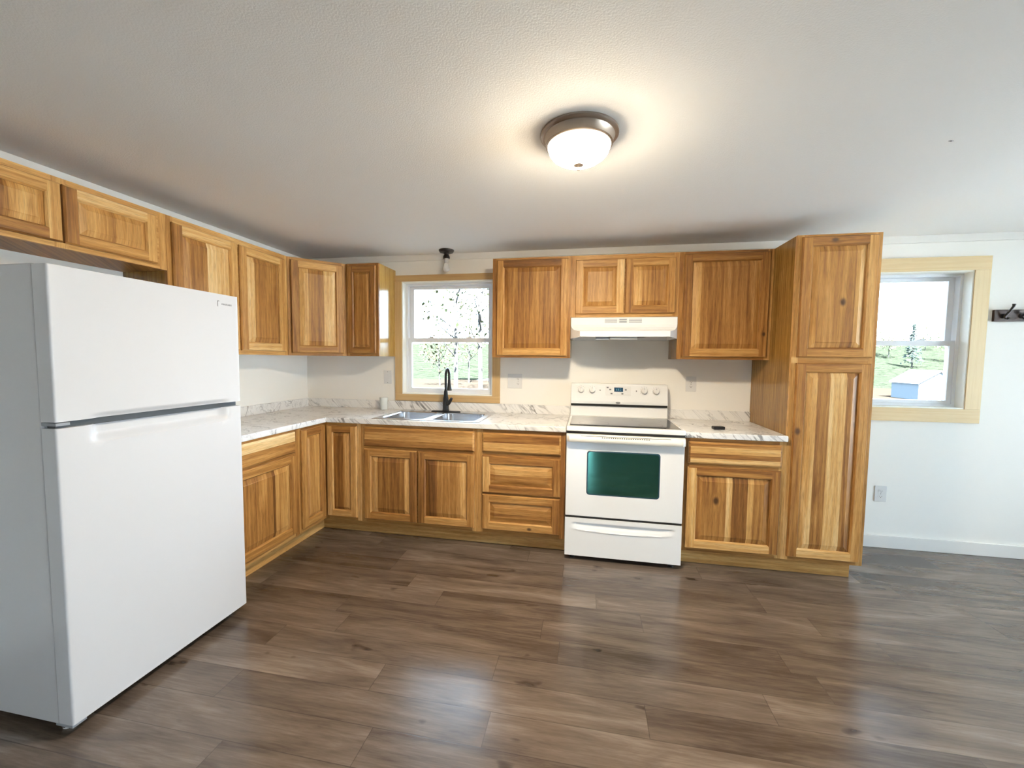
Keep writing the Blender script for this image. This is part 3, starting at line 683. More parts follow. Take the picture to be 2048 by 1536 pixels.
def deck_mb():
    mb = MB(); X = [39.5, 41.2, 54.9, 56.7, 70.6, 72.3]; Y = [-23.7, -22.4, -6.2, -2.2]
    z = 36.16
    for i in range(5):
        for j in range(3):
            if j == 1 and i in (1, 3): continue
            mb.face([(X[i], Y[j], z), (X[i + 1], Y[j], z), (X[i + 1], Y[j + 1], z), (X[i], Y[j + 1], z)])
    for (x0, x1, y0, y1) in (BL, BR):          # fill between square opening and rounded bowl
        ring = rrect(x0, x1, y0, y1, 2.6, z); n = len(ring) // 4
        for q, corner in enumerate(((x1, y1), (x0, y1), (x0, y0), (x1, y0))):
            arc = ring[q * n:(q + 1) * n]
            for a, b in zip(arc, arc[1:]): mb.face([(corner[0], corner[1], z), a, b])
    O = [(X[0], Y[0]), (X[-1], Y[0]), (X[-1], Y[-1]), (X[0], Y[-1])]; e = .18
    Oe = [(X[0] - e, Y[0] - e), (X[-1] + e, Y[0] - e), (X[-1] + e, Y[-1] + e), (X[0] - e, Y[-1] + e)]
    xs_, ys_ = X, Y
    edge = [(x, Y[0], z) for x in X] + [(X[-1], y, z) for y in Y[1:]] + [(x, Y[-1], z) for x in X[-2::-1]] + [(X[0], y, z) for y in Y[-2:0:-1]]
    cx, cy = 55.9, -12.95
    low = [(p[0] + math.copysign(e, p[0] - cx), p[1] + math.copysign(e, p[1] - cy), 36.02) for p in edge]
    mb.loops([edge, low])
    return mb
deck.free()
build('rim', deck_mb(), STEEL, t)
for B in (BL, BR):
    b = build('bowl', bowl(*B), STEEL, t)
    cx, cy = (B[0] + B[1]) / 2, (B[2] + B[3]) / 2
    build('drain', MB().lathe([(1.75, 0), (1.7, .08), (1.3, .08), (1.0, -.1), (.1, -.1)], (cx, cy, 29.24), seg=24), CHROME, b)

# ------------------------------------------------------------------ faucet
t = thing('kitchen_faucet', 'matte black gooseneck pull-down faucet behind the sink', 'faucet', (55.7, -4.6, 36.2))
FX, FY = 55.7, -4.4
pl = MB(); pl.loops([rrect(FX - 5.1, FX + 5.1, FY - 1.1, FY + 1.1, 1.05, 36.19), rrect(FX - 5.1, FX + 5.1, FY - 1.1, FY + 1.1, 1.05, 36.4), rrect(FX - 4.9, FX + 4.9, FY - .9, FY + .9, .85, 36.5)], cap0=True, cap1=True)
build('deck_plate', pl, BLACKM, t)
build('body', MB().lathe([(1.15, 0), (1.15, .3), (1.02, .45), (1.0, 2.6), (.92, 4.2), (.72, 5.2), (.62, 6.6), (.45, 7.2)], (FX, FY, 36.5), seg=24), BLACKM, t)
dirx, diry = .52, -.854
path = [(FX, FY, 43.2), (FX, FY, 46.0), (FX, FY, 48.0)]
Rr = 2.75
for k in range(1, 13):
    a = math.pi * k / 12 * .98; d = Rr * (1 - math.cos(a)); path.append((FX + dirx * d, FY + diry * d, 48.0 + Rr * math.sin(a)))
path.append((path[-1][0], path[-1][1], 47.2))
build('spout', MB().tube(path, .42, 14), BLACKM, t)
hx, hy, hz = path[-1]
build('spray_head', MB().lathe([(.42, 0), (.46, -.2), (.46, -.9), (.58, -1.8), (.78, -2.9), (.84, -3.3), (.8, -3.5), (.2, -3.45)], (hx, hy, hz + .1), seg=20), BLACKM, t)
build('handle', MB().tube([(FX + .6, FY - .2, 38.9), (FX + 1.2, FY - .5, 39.3), (FX + 2.0, FY - 1.0, 40.2), (FX + 2.5, FY - 1.4, 40.9)], [.75, .7, .5, .42], 14), BLACKM, t)

# ------------------------------------------------------------------ range
t = thing('electric_range', 'white freestanding electric range with black glass cooktop', 'stove', (112.3, -26, 0))
A, B = XST + .12, XR - .12
build('body', box(A + .05, B - .05, -25.0, -1.2, 1.25, 35.2), ENAMEL, t, bevel=.08)
build('gap_shade', MB().grid_slab([A + .1, B - .1], [1.6, 11.6, 12.4, 34.7, 35.36], -25.42, -25.02, BACK), BLACK, t)  # solid black strips stand in for the shade inside the open gaps
build('gap_shade', box(A + .1, B - .1, -26.12, -25.43, 11.76, 12.29), BLACK, t)
build('gap_shade', box(A + .1, B - .1, -26.72, -25.43, 34.77, 35.34), BLACK, t)
for fx, fy in ((A + 2, -24.2), (B - 2, -24.2), (A + 2, -4), (B - 2, -4)):
    build('foot', MB().lathe([(.75, 0), (.75, .35), (.35, .4), (.35, 1.3)], (fx, fy, 0.01), seg=16), BLACKM, t)
# storage drawer: pressed finger pull
def pressed(x0, x1, z0, z1, y, back, fn, nx=40, nz=30, extra_z=()):
    mb = MB(); X = frange(x0, x1, nx); Z = sorted(set([round(q, 4) for q in frange(z0, z1, nz)] + list(extra_z)))
    P = lambda i, j: (X[i], y + fn(X[i], Z[j]), Z[j])
    for i in range(len(X) - 1):
        for j in range(len(Z) - 1): mb.face([P(i, j), P(i + 1, j), P(i + 1, j + 1), P(i, j + 1)], smooth=True)
    n, m = len(X) - 1, len(Z) - 1
    rim = [P(i, 0) for i in range(n)] + [P(n, j) for j in range(m)] + [P(i, m) for i in range(n, 0, -1)] + [P(0, j) for j in range(m, 0, -1)]
    bk = [(p[0], back, p[2]) for p in rim]
    mb.loops([rim, bk]); mb.face(bk)
    return mb
def sm(t): t = max(0., min(1., t)); return t * t * (3 - 2 * t)
def pull(x, z):
    k = (x - 112.3) / 12.6
    if abs(k) >= 1: return 0.0
    arch = math.sqrt(max(0, 1 - k * k)) ** .6
    top = 10.4; low = 9.5 - 1.0 * arch
    if z > top + .15 or z < low - .5: return 0.0
    depth = .75 * arch
    if z > top: return depth * (1 - sm((z - top) / .15))
    if z > low: return depth * sm((z - low) / (top - low) * 1.15)
    return -.25 * arch * math.sin(math.pi * (low - z) / .5)
build('storage_drawer', pressed(A, B, 1.35, 11.75, -26.3, -25.45, pull, 44, 44), ENAMEL, t)
od = build('oven_door', MB().grid_slab([A, 102.9, 121.5, B], [12.3, 18.3, 30.25, 34.75], -26.3, -25.45, BACK), ENAMEL, t, bevel=.18, seg=3)
wn_ = MB(); wn_.loops([[(p[0], -26.31, p[1]) for p in rrect(102.9, 121.5, 18.3, 30.25, .8, 0)], [(p[0], -26.38, p[1]) for p in rrect(103.0, 121.4, 18.4, 30.15, .75, 0)], [(p[0], -26.38, p[1]) for p in rrect(103.25, 121.15, 18.65, 29.9, .65, 0)]], cap0=True)
build('window_border', wn_, OVENR, od)
gl = MB(); gl.face([(p[0], -26.375, p[1]) for p in rrect(103.25, 121.15, 18.65, 29.9, .65, 0)])
build('oven_window', gl, OVENG, od)
prof = [(-26.3, 34.7), (-27.0, 34.65), (-27.9, 34.3), (-28.25, 33.7), (-28.2, 33.0), (-27.9, 32.65), (-27.4, 32.75), (-27.3, 33.4), (-26.9, 33.9), (-26.3, 34.0)]
hb = MB(); XX = [A + .05, A + .8] + frange(A + 2.5, B - 2.5, 8) + [B - .8, B - .05]
hb.loops([[(x, y + (.9 if k in (0, len(XX) - 1) else 0) * (-(y + 26.3) / 2), z) for y, z in prof] for k, x in enumerate(XX)], cap0=True, cap1=True, smooth=True)
build('door_handle', hb, BISQUE, od)
vs_ = MB(); vs_.box(101.2, 123.6, -27.92, -27.8, 34.3, 34.4)
for k in range(22): vs_.box(106.6 + k * .55, 106.9 + k * .55, -28.12, -28.0, 34.0, 34.2)
build('vent_slot', vs_, BLACK, od)
# cooktop
ct = build('cooktop', MB().grid_slab([A - .03, A + .75, B - .75, B + .03], [-26.9, -25.1, -6.6, -1.3], 35.35, 36.6, lambda u, v, w: (u, v, w)), ENAMEL, t, bevel=.3, seg=4)
build('cooktop_glass', box(A + .75, B - .75, -25.1, -6.6, 36.58, 36.66), CERAM, t, bevel=.03)
brn = mat('burner_print', (0.05, 0.05, 0.055), 0.12)
for (x, y, r) in ((104.6, -20.0, 4.2), (119.8, -20.0, 3.2), (104.6, -11.2, 3.2), (119.8, -11.2, 4.2)):
    build('burner_ring', MB().lathe([(r, 0), (r - .12, .006), (r - .22, 0)], (x, y, 36.662), seg=48, cap=False), brn, t)
# backguard
def sheet(x0, x1, pr, name, m, par, bev=.1):
    return build(name, MB().loops([[(x0, y, z) for y, z in pr], [(x1, y, z) for y, z in pr]], cap0=True, cap1=True), m, par, bevel=bev)
sheet(A + .15, B - .45, [(-5.3, 36.62), (-4.6, 39.85), (-1.3, 39.85), (-1.3, 36.62)], 'riser', ENAMEL, t)
build('riser_gap_shade', box(A + .2, B - .6, -4.98, -1.4, 39.78, 40.42), BLACK, t)  # black band painted as the shade between riser and control panel
sheet(A + .12, B - .42, [(-5.0, 40.4), (-5.05, 41.3), (-3.9, 46.3), (-3.5, 46.75), (-1.2, 46.75), (-1.2, 40.4)], 'control_panel', ENAMEL, t, .18)
# things on the sloped panel: helper from (x, z) to a point w in front of it
nrm = Vector((0, -5.0, 1.15)).normalized()
def PAN(u, v, w):
    s = (v - 41.3) / 5.0; y = -5.05 + 1.15 * s
    return (u, y + nrm.y * w, v + nrm.z * w)
def pad(x0, x1, z0, z1, w0, w1): return MB().grid_slab([x0, x1], [z0, z1], w0, w1, PAN)
cpad = build('keypad', pad(108.3, 116.0, 43.2, 46.1, .0, .05), PLASTIC, t, bevel=.03)
build('display', pad(110.9, 113.6, 44.35, 45.65, .052, .08), LCD, cpad)
def text(name, body, size, M, m, parent, ex=.01):
    cu = bpy.data.curves.new(name, 'FONT'); cu.body = body; cu.size = size * I; cu.extrude = ex * I; cu.align_x = 'CENTER'; cu.align_y = 'CENTER'
    o = bpy.data.objects.new(name, cu); COL.objects.link(o)
    bpy.context.view_layer.update()
    me = bpy.data.meshes.new_from_object(o); bpy.data.objects.remove(o); me.name = name
    o = bpy.data.objects.new(name, me); COL.objects.link(o); me.materials.clear(); me.materials.append(m)
    base = Vector(ORIGIN[parent.name]) * I
    o.parent = parent; o.matrix_local = Matrix.Translation(-base) @ M
    return o
tilt = Matrix.Rotation(math.atan2(5.0, 1.15), 4, 'X')
def at_pan(x, z, w): return Matrix.Translation(Vector(PAN(x, z, w)) * I) @ tilt
for sx0, sx1, sz0, sz1 in ((111.6, 111.68, 44.7, 45.3), (112.0, 112.3, 45.22, 45.3), (112.0, 112.3, 44.96, 45.04), (112.0, 112.3, 44.7, 44.78), (112.6, 112.9, 45.22, 45.3), (112.6, 112.9, 44.7, 44.78)):
    build('lit_segment', pad(sx0, sx1, sz0, sz1, .081, .086), LCDT, cpad)
for k, (kx, kz) in enumerate(((108.9, 45.6), (109.7, 45.6), (108.9, 45.0), (109.7, 45.0), (114.4, 45.6), (115.2, 45.6), (114.4, 45.0), (115.2, 45.0), (109.0, 43.75), (110.1, 43.75), (111.2, 43.75), (112.3, 43.75), (113.4, 43.75), (114.5, 43.75), (115.3, 43.75))):
    build('button', pad(kx - .3, kx + .3, kz - .2, kz + .2, .05, .09), PLASTIC if k % 3 else LINE, cpad, bevel=.02)
def knob(x, z):
    c = Vector(PAN(x, z, 0)); q = nrm; sx_ = Vector((1, 0, 0)); sy_ = q.cross(sx_)
    rings = []
    for r, h in ((1.05, 0), (1.05, .12), (.92, .2), (.86, .75), (.78, .85)):
        rings.append([tuple(c + q * h + sx_ * r * math.cos(2 * math.pi * k / 24) + sy_ * r * math.sin(2 * math.pi * k / 24)) for k in range(24)])
    o = build('knob', MB().loops(rings, cap0=True, cap1=True, smooth=True), PLASTIC, t)
    g = MB(); P = lambda a, b, h: tuple(c + sx_ * a + sy_ * b + q * h)
    g.loops([[P(-.2, -.9, .8), P(.2, -.9, .8), P(.2, .9, .8), P(-.2, .9, .8)], [P(-.14, -.85, 1.15), P(.14, -.85, 1.15), P(.14, .85, 1.15), P(-.14, .85, 1.15)]], cap0=True, cap1=True)
    build('grip', g, PLASTIC, o, bevel=.05)
    build('pointer_mark', MB().loops([[P(-.04, .3, 1.16), P(.04, .3, 1.16), P(.04, .8, 1.16), P(-.04, .8, 1.16)], [P(-.04, .3, 1.18), P(.04, .3, 1.18), P(.04, .8, 1.18), P(-.04, .8, 1.18)]], cap1=True), LINE, o)
    for k in range(9):                          # printed dial marks
        a = math.radians(-30 + 30 * k); d = MB(); ca, sa = math.cos(a), math.sin(a)
        d.face([P(1.2 * ca - .05, 1.2 * sa, .006), P(1.2 * ca + .05, 1.2 * sa, .006), P(1.36 * ca + .05, 1.36 * sa, .006), P(1.36 * ca - .05, 1.36 * sa, .006)])
        build('dial_mark', d, LINE, o)
for kx in (100.7, 104.2, 119.9, 123.4): knob(kx, 44.7)
for kx in (106.6, 117.6): build('indicator_mark', pad(kx - .15, kx + .15, 44.5, 44.9, .001, .02), LINE, t)
bd = MB(); cb = [PAN(112.1 + .72 * math.cos(2 * math.pi * k / 28), 41.0 + .27 * math.sin(2 * math.pi * k / 28), .0) for k in range(28)]
cb2 = [PAN(112.1 + .66 * math.cos(2 * math.pi * k / 28), 41.0 + .22 * math.sin(2 * math.pi * k / 28), .1) for k in range(28)]
bg_ = build('badge', bd.loops([cb, cb2], cap1=True, smooth=False), CHROME, t)
sw_ = MB(); o1 = [PAN(112.0 + .5 * math.cos(math.radians(20 + 300 * k / 20)), 41.0 + .15 * math.sin(math.radians(20 + 300 * k / 20)), .11) for k in range(21)]
o2 = [PAN(112.05 + .43 * math.cos(math.radians(20 + 300 * k / 20)), 41.0 + .11 * math.sin(math.radians(20 + 300 * k / 20)), .11) for k in range(21)]
sw_.loops([o1, o2], close=False); build('badge_swirl', sw_, LINE, bg_)

# ------------------------------------------------------------------ range hood
t = thing('range_hood', 'white under-cabinet range hood above the stove', 'range hood', (112.3, -12, 60.5))
hd = MB(); a, b = XST + .12, XR - .12
def cross(y, z, inset): return [(a + inset, y, z), (b - inset, y, z)]
prof = [(-12.05, 66.68, 0), (-12.3, 66.5, 0), (-12.35, 64.5, 0), (-12.9, 63.7, .25), (-14.2, 62.95, .95), (-16.0, 62.5, 1.95), (-17.4, 62.35, 2.75), (-17.5, 62.25, 2.8), (-17.5, 60.75, 2.8)]
rows = [cross(*q) for q in prof]
for p, q in zip(rows, rows[1:]): hd.face([p[0], p[1], q[1], q[0]])
for s in (0, 1):
    xe = a if s == 0 else b
    cheek = [rows[k][s] for k in range(2, len(rows))] + [(xe, -12.35, 60.45)]
    hd.face(cheek)
    hd.face([(xe, -12.35, 60.45), rows[2][s], rows[1][s], rows[0][s], (xe, -.1, 66.68), (xe, -.1, 60.45)])
hd.face([rows[0][0], rows[0][1], (b, -.1, 66.68), (a, -.1, 66.68)]); hd.face([(a, -.1, 66.68), (b, -.1, 66.68), (b, -.1, 60.45), (a, -.1, 60.45)])
# underside, recessed
und = [rows[-1][0], rows[-1][1], (b, -12.35, 60.45), (b, -.1, 60.45), (a, -.1, 60.45), (a, -12.35, 60.45)]
ins = [(a + 3.3, -16.9, 60.78), (b - 3.3, -16.9, 60.78), (b - .5, -12.2, 60.5), (b - .5, -.6, 60.5), (a + .5, -.6, 60.5), (a + .5, -12.2, 60.5)]
hd.loops([und, ins]); up_ = [(p[0], p[1], 61.9) for p in ins]; hd.loops([ins, up_]); hd.face(up_)
build('shell', hd, ENAMEL, t)
build('filter', box(105, 119.5, -12.5, -2.5, 61.2, 61.85), GREYP, t)
build('lamp_lens', box(108.5, 116.0, -16.6, -13.6, 60.0, 61.88), mat('hood_lens', (.42, .42, .41), .4), t, bevel=.15)
build('lamp_housing', box(104.6, 108.4, -16.4, -13.4, 59.9, 61.88), GREYP, t, bevel=.1)
for (x0, x1) in ((107.2, 110.7), (114.0, 117.6)):
    g = MB()
    for k in range(4): g.box(x0, x1, -12.38, -12.32, 65.06 + k * .3, 65.22 + k * .3)
    build('vent_grille', g, GREYP, t)
sw2 = build('switch_plate', box(110.9, 113.8, -12.42, -12.33, 64.9, 66.35), PLASTIC, t, bevel=.02)
for z in (65.1, 65.75): build('rocker', box(111.3, 113.4, -12.5, -12.42, z, z + .4), GREYP, sw2, bevel=.02)

# ------------------------------------------------------------------ refrigerator
t = thing('refrigerator', 'white top-freezer refrigerator standing beside the counter', 'refrigerator', (16, -77, 0))
Y0, Y1, XF, XB = -92.3, -62.5, 32.1, 29.55
build('cabinet_body', box(2.0, XB - .15, Y0 + .05, Y1 - .05, 1.5, 66.35), FRIDGE, t, bevel=.2, seg=3)
build('door_gasket', box(XB - .14, XB + .3, Y0 + .45, Y1 - .45, 1.9, 66.0), GREYP, t)
def dome(y, z): return 0.0
def fr_door(z0, z1, fn, name, ez=()):
    mb = MB(); Yc = [Y0 + q for q in (0, .02, .06, .12, .2)] + frange(Y0 + ER, Y1 - ER, 54) + [Y1 - q for q in (.2, .12, .06, .02, 0)]; NY = len(Yc) - 1; Z = sorted(set([round(q, 4) for q in frange(z0, z1, 24)] + [round(q, 4) for q in ez]))
    rr = .55
    def P(i, j):
        y, z = Yc[i], Z[j]; return (XF + fn(y, z), y, z)
    for i in range(NY):
        for j in range(len(Z) - 1): mb.face([P(i, j), P(i + 1, j), P(i + 1, j + 1), P(i, j + 1)], smooth=True)
    n, m = NY, len(Z) - 1
    rim = [P(i, 0) for i in range(n)] + [P(n, j) for j in range(m)] + [P(i, m) for i in range(n, 0, -1)] + [P(0, j) for j in range(m, 0, -1)]
    bk = [(XB + .05, p[1], p[2]) for p in rim]; mb.loops([rim, bk]); mb.face(bk)
    return build(name, mb, FRIDGE, t)
ER = .3
def edge(y): d = min(y - Y0, Y1 - y); return 0.0 if d > ER else -(ER - math.sqrt(max(0, ER * ER - (ER - d) ** 2)))
def hl(y):                                     # 0..1 across the finger pull
    k = (y - (Y0 + 3.6)) / (Y1 - Y0 - 6.2)
    return 0.0 if k <= 0 or k >= 1 else sm(min(k, 1 - k) / .09)
def low_fn(y, z):                              # scooped pull along the top edge of the lower door
    s = hl(y); lim = 44.1 - 2.6
    e = edge(y)
    if s > 0 and z > lim: e -= 1.45 * s * sm((z - lim) / 1.5 + .18)
    return e
def up_fn(y, z):
    s = hl(y); e = edge(y)
    if s > 0 and z < 45.9: e -= .55 * s * (1 - sm((z - 44.95) / .95))
    return e
low = fr_door(1.75, 44.1, low_fn, 'fridge_door', frange(41.4, 44.1, 22))
upd = fr_door(45.0, 66.2, up_fn, 'freezer_door', frange(45.0, 46.2, 10))
build('split_gap_shade', box(XB, XF - .9, Y0 + .5, Y1 - .4, 44.05, 45.05), mat('gap_shade_grey', (.06, .07, .08), .5), t)  # dark filler, shade of the split between the doors put into its colour
build('hinge', MB().box(XB - .3, XF - .2, Y0 + .15, Y0 + 1.7, 44.45, 44.85), GREYP, t)
build('hinge', box(XB - .8, XF - .3, Y0 + .1, Y0 + 1.8, 1.2, 1.7), GREYP, t, bevel=.05)
build('kick_plate', box(XB - .6, XB - .1, Y0 + .6, Y1 - .6, .45, 1.9), BLACKM, t)
for fy in (Y0 + 1.6, Y1 - 1.6):
    build('foot', MB().lathe([(.8, 0), (.8, .5), (.35, .55), (.35, 1.55)], (XB - .6, fy, .01), seg=16), PLASTIC, t)
    build('foot', MB().lathe([(.8, 0), (.8, .5), (.35, .55), (.35, 1.55)], (5, fy, .01), seg=16), PLASTIC, t)
fm = Matrix(((0, 0, 1, (XF + .02) * I), (1, 0, 0, 0), (0, 1, 0, 0), (0, 0, 0, 1)))
def at_fr(y, z): m = fm.copy(); m[1][3] = y * I; m[2][3] = z * I; return m
text('badge_lettering', 'FRIGIDAIRE', .46, at_fr(-65.15, 64.3), LINE, upd)
build('badge_mark', MB().box(XF + .01, XF + .03, -67.2, -67.08, 63.8, 64.9).box(XF + .01, XF + .03, -67.08, -66.8, 64.78, 64.9), LINE, upd)

# ------------------------------------------------------------------ ceiling lights
t = thing('ceiling_lamp', 'lit flush-mount ceiling lamp with frosted glass bowl and bronze rim', 'ceiling light', (100.4, -67.1, H))
LX, LY = 100.4, -67.1
build('canopy', MB().lathe([(6.15, -.01), (6.15, -.25), (5.9, -.5), (5.55, -.55), (5.4, -.75), (5.25, -1.7), (4.9, -1.9), (1, -1.9)], (LX, LY, H), seg=64), NICKEL, t)
build('glass_bowl', MB().lathe([(5.0, -1.6), (4.95, -2.0), (4.7, -2.7), (4.2, -3.3), (3.4, -3.85), (2.4, -4.25), (1.2, -4.5), (.15, -4.55)], (LX, LY, H), seg=64), BOWL, t)
build('finial', MB().lathe([(.2, -4.5), (.75, -4.6), (.8, -4.75), (.35, -4.95), (.22, -5.1), (.3, -5.3), (.22, -5.5), (.05, -5.55)], (LX, LY, H), seg=20), NICKEL, t)
t = thing('bulb_holder', 'small black ceiling light with bare unlit bulb above the sink', 'ceiling light', (56.0, -4.7, H))
BX, BY = 56.0, -4.7
build('canopy', MB().lathe([(2.5, -.01), (2.5, -.3), (2.2, -.75), (1.0, -.9), (.75, -1.3), (.75, -1.7)], (BX, BY, H), seg=32), BRONZE, t)
build('socket', MB().lathe([(.7, -1.5), (1.0, -1.9), (1.15, -2.45), (1.1, -2.8), (.7, -2.8)], (BX, BY, H), seg=24), BRONZE, t)
bb = build('bulb', MB().lathe([(.62, -4.2), (.7, -4.5), (.95, -5.2), (1.12, -5.9), (1.08, -6.4), (.8, -6.85), (.4, -7.05), (.05, -7.08)], (BX, BY, H), seg=24), BULB, t)
build('bulb_collar', MB().lathe([(.75, -2.7), (.78, -3.0), (.76, -4.1), (.62, -4.25)], (BX, BY, H), seg=24), mat('bulb_collar_grey', (.55, .54, .52), .5), bb)

# ------------------------------------------------------------------ outlets and switch
def plate(x, z, w, h, par): return build('cover_plate', MB().box(x - w / 2, x + w / 2, -.22, -.01, z - h / 2, z + h / 2), PLASTIC, par, bevel=.12, seg=3)
def duplex(x, z, par):
    for dz in (-.78, .78):
        r = MB(); pts = rrect(x - .68, x + .68, z + dz - .56, z + dz + .56, .45, 0)
        r.loops([[(p[0], -.22, p[1]) for p in pts], [(p[0], -.29, p[1]) for p in pts]], cap1=True)
        o = build('receptacle', r, PLASTIC, par)
        s = MB().box(x - .3, x - .22, -.298, -.288, z + dz - .1, z + dz + .22).box(x + .2, x + .28, -.298, -.288, z + dz - .1, z + dz + .2)
        s.lathe([(.1, 0), (.1, -.008)], (x, -.289, z + dz - .28), axis='y', seg=12, smooth=False)
        build('slot', s, BLACK, o)
    build('screw', MB().lathe([(.12, 0), (.1, -.05), (.02, -.06)], (x, -.22, z), axis='y', seg=12), LINE, par)
t = thing('wall_outlet', 'white duplex outlet on the wall between stove and pantry', 'outlet', (134.4, 0, 47)); plate(134.4, 47.0, 3.1, 4.7, t); duplex(134.4, 47.0, t)
t = thing('wall_outlet', 'white duplex outlet low on the wall under the pantry-side window', 'outlet', (187.7, 0, 16)); plate(187.7, 16.0, 3.1, 4.7, t); duplex(187.7, 16.0, t)
t = thing('wall_outlet', 'white double plate with blank and outlet, between sink window and stove', 'outlet', (78.6, 0, 46.8)); plate(78.6, 46.8, 4.9, 4.8, t); duplex(79.7, 46.8, t)
t = thing('light_switch', 'white light switch plate beside the sink window', 'switch', (32.4, 0, 47.3)); plate(32.4, 47.3, 3.0, 4.7, t)
build('rocker', MB().grid_slab([31.75, 33.05], [46.0, 48.6], -.30, -.22, BACK), PLASTIC, t, bevel=.04)
for dz in (-1.95, 1.95): build('screw', MB().lathe([(.13, 0), (.1, -.05), (.02, -.06)], (32.4, -.22, 47.3 + dz), axis='y', seg=12), LINE, t)

# ------------------------------------------------------------------ coat rack
t = thing('coat_rack', 'dark wooden coat rack board with black hooks beside the window', 'coat rack', (223, 0, 67.4))
build('board', box(211.4, 235.4, -.75, -.01, 65.85, 69.0), DARKW, t, bevel=.08)
for k in range(6):
    hx = 213.4 + k * 4.1
    hk = MB().tube([(hx, -.9, 67.0), (hx + .1, -1.4, 67.6), (hx + .5, -1.9, 68.6), (hx + .9, -2.3, 69.7), (hx + 1.0, -2.3, 70.3)], [.28, .26, .26, .3, .42], 12)
    h = build('hook', hk, BLACKM, t)
    build('hook_plate', MB().lathe([(.7, 0), (.65, -.18), (.3, -.25)], (hx, -.75, 67.3), axis='y', seg=18), BLACKM, h)
    build('lower_prong', MB().tube([(hx, -.9, 67.2), (hx, -1.5, 66.5), (hx, -2.0, 66.4), (hx, -2.3, 66.8)], [.24, .22, .22, .3], 10), BLACKM, h)

# ------------------------------------------------------------------ small things on the counters
t = thing('plastic_cup', 'small cloudy plastic cup by the backsplash beside the window', 'cup', (32.2, -2.8, 36))
build('body', MB().lathe([(1.15, 0), (1.2, .05), (1.38, 3.9), (1.42, 4.0), (1.32, 3.98), (1.1, .2), (.05, .2)], (32.2, -2.8, 36.02), seg=28), CUP, t)
build('lid', MB().lathe([(1.46, 3.75), (1.46, 4.15), (1.3, 4.3), (.05, 4.3)], (32.2, -2.8, 36.02), seg=28), CUP, t)
t = thing('tape_measure', 'small black box-shaped gadget lying on the short countertop', 'gadget', (137.3, -18.5, 36))
mx_ = MB(); cr_, sr_ = math.cos(.12), math.sin(.12)
ROTB = lambda u, v, w: (137.3 + u * cr_ - v * sr_, -18.5 + u * sr_ + v * cr_, w)
t.name = 'black_gadget'
ORIGIN[t.name] = (137.3, -18.5, 36)
build('case', MB().grid_slab([-1.45, 1.45], [-.9, .9], 36.02, 36.85, ROTB), BLACKM, t, bevel=.2, seg=3)
build('button', MB().grid_slab([.3, .9], [-.35, .35], 36.85, 36.95, ROTB), GREYP, t, bevel=.05)

# ------------------------------------------------------------------ outdoors
def ground_h(x, y):                            # inches: level yard, then a wooded slope
    return -16 + 175 * sm((y - 1150) / 1650)
def terrain(name, ys, m, bumpy):
    gm = MB(); gx = frange(-1500, 3600, 60)
    for i in range(len(gx) - 1):
        for j in range(len(ys) - 1):
            gm.face([(gx[a], ys[b], ground_h(gx[a], ys[b]) + bumpy * (math.sin(gx[a] * .031 + ys[b] * .047) + math.sin(gx[a] * .083 - ys[b] * .021))) for a, b in ((i, j), (i + 1, j), (i + 1, j + 1), (i, j + 1))], smooth=True)
    return structure(build(name, gm, m))
terrain('ground', [6.2] + frange(60, 1150, 12), GRASS, 0.4)
terrain('hill', frange(1150, 5200, 40), HILL, 6)
structure(build('bounce_ground', box(308, 3600, -3000, 6, -30, -26), BOUNCE))  # unseen pale reflector added outside to bounce sunlight onto the ceiling
structure(build('field', MB().grid_slab([-1500, -8, 308], [-3000, YF - 8, 6], -30, -26, lambda u, v, w: (u, v, w), lambda i, j: not (i == 1 and j == 1)), GRASS))

def ray(u, v, ydist):                          # where a photo direction meets the plane y = ydist
    d = r2 * ((u - 1024) / 809.6) - u2 * ((v - 768) / 809.6) + fw
    k = (ydist - CY) / d.y; return (CX + d.x * k, ydist, CZ + d.z * k)
def tree(x, y, h, cr, m, seed, kind, label, n):
    rs = random.Random(seed); z0 = ground_h(x, y) - 3
    t = thing('tree', label, 'tree', (x, y, z0), 'trees outside the windows')
    tp = [(x, y, z0), (x + rs.uniform(-3, 3), y, z0 + h * .35), (x + rs.uniform(-6, 6), y, z0 + h * .7), (x + rs.uniform(-6, 6), y, z0 + h * .97)]
    build('trunk', MB().tube(tp, [h * .014, h * .011, h * .007, h * .002], 8), BARK, t)
    for k in range(14):
        f = .25 + .05 * k; a = rs.uniform(0, 6.28); L = cr * rs.uniform(.6, 1.0) * (1.1 - f * .6)
        p0 = (x, y, z0 + h * f); p1 = (x + math.cos(a) * L * .5, y + math.sin(a) * L * .5, z0 + h * (f + .06)); p2 = (x + math.cos(a) * L, y + math.sin(a) * L, z0 + h * min(1, f + .16))
        build('branch', MB().tube([p0, p1, p2], [h * .005, h * .0035, h * .001], 6), BARK, t)
    lf = MB()
    for k in range(n):
        if kind == 'fir':
            f = rs.uniform(.1, 1.0); rad = cr * (1.02 - f) * math.sqrt(rs.random()); zc = z0 + h * f
        else:
            f = rs.gauss(0, .5); f = max(-1, min(1, f)); rad = cr * math.sqrt(max(0, 1 - f * f)) * math.sqrt(rs.random()); zc = z0 + h * (.62 + .36 * f)
        a = rs.uniform(0, 6.283); c = Vector((x + rad * math.cos(a), y + rad * math.sin(a), zc))
        s = rs.uniform(2.2, 5.5) * (1.5 if y > 1200 else 1); d1 = Vector((rs.gauss(0, 1), rs.gauss(0, 1), rs.gauss(0, 1))).normalized(); d2 = d1.orthogonal().normalized()
        lf.face([tuple(c - d1 * s), tuple(c + d2 * s * .6), tuple(c + d1 * s), tuple(c - d2 * s * .6)])
    build('foliage', lf, m, t)
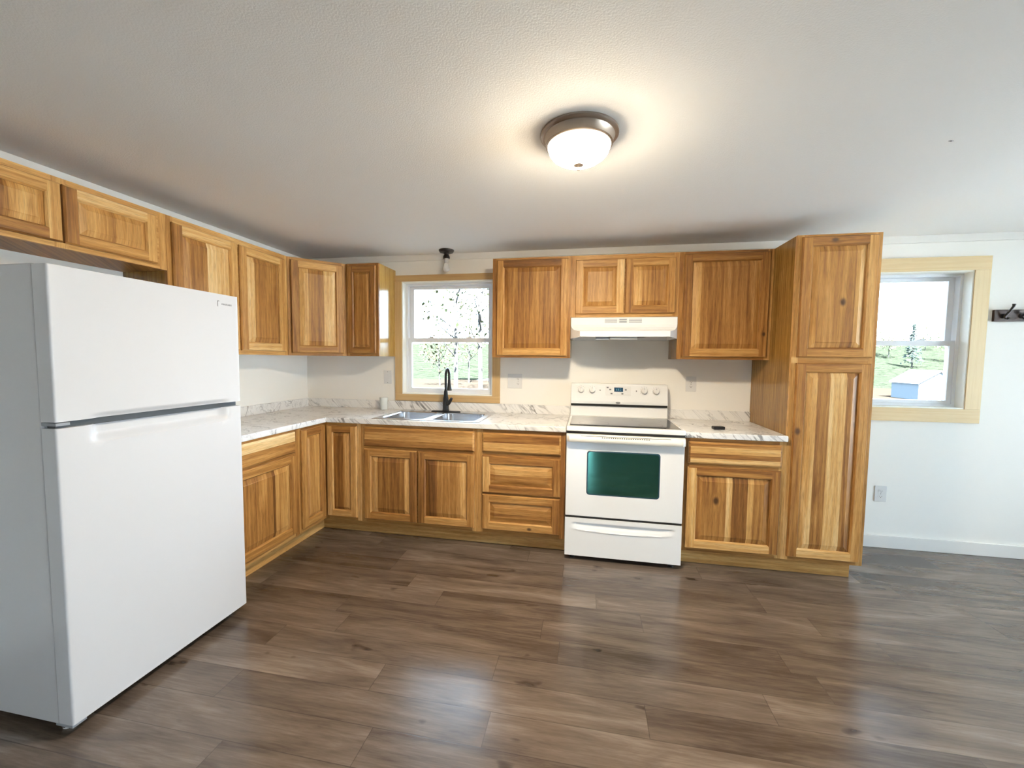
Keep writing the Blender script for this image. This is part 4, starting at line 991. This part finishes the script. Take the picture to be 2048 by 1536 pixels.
for k, (u, yd, h, cr, m, kind, n, label) in enumerate((
        (912, 520, 300, 62, LEAFG, 'broad', 420, 'pale green tree nearest to the sink window'),
        (962, 690, 380, 78, LEAFG, 'broad', 420, 'tall sparse green tree behind the stove side of the sink window'),
        (880, 860, 150, 55, LEAFY, 'broad', 300, 'low yellow tree at the wall cabinet side of the sink window'),
        (938, 1010, 230, 70, LEAFY, 'broad', 360, 'yellow tree farthest back in the sink window'),
        (1826, 1750, 175, 40, LEAFD, 'fir', 420, 'slim fir standing above the shed in the pantry-side window'),
        (1778, 2050, 130, 62, LEAFG, 'broad', 300, 'round green tree on the slope near the pantry edge'),
        (1893, 1900, 165, 66, LEAFG, 'broad', 300, 'round green tree on the slope by the window stile'),
        (1850, 2300, 120, 62, LEAFY, 'broad', 260, 'yellow-green tree high on the slope behind the shed'))):
    q = ray(u, 700, yd); tree(q[0], yd, h, cr, m, 30 + k, kind, label, n)

X0, YS, ZE, ZR, ZB = 721.8, 760.0, 16.0, 39.0, -18.0
t = thing('shed', 'small grey shed with white roof outside the pantry-side window', 'shed', (X0, YS, ZB))
sh = MB(); f0 = [(X0 + 2, YS + 3), (X0 + 68, YS + 3), (X0 + 68, YS + 73), (X0 + 2, YS + 73)]
sh.loops([[(x, y, ZB) for x, y in f0], [(x, y, ZE) for x, y in f0]], cap0=True)
for yy in (YS + 3, YS + 73): sh.face([(X0 + 2, yy, ZE), (X0 + 68, yy, ZE), (X0 + 35, yy, ZR - 2)])
build('wall', sh, SIDING, t)
rf = MB()
sec = [(X0 - 1, ZE - 1), (X0 + 35, ZR), (X0 + 71, ZE - 1), (X0 + 71, ZE + 1), (X0 + 35, ZR + 2), (X0 - 1, ZE + 1)]
rf.loops([[(x, YS, z) for x, z in sec], [(x, YS + 76, z) for x, z in sec]], cap0=True, cap1=True)
build('roof', rf, ROOFM, t)
build('shed_door', box(X0 + 24, X0 + 46, YS + 1.5, YS + 3, ZB + 1, ZE - 3), ROOFM, t)
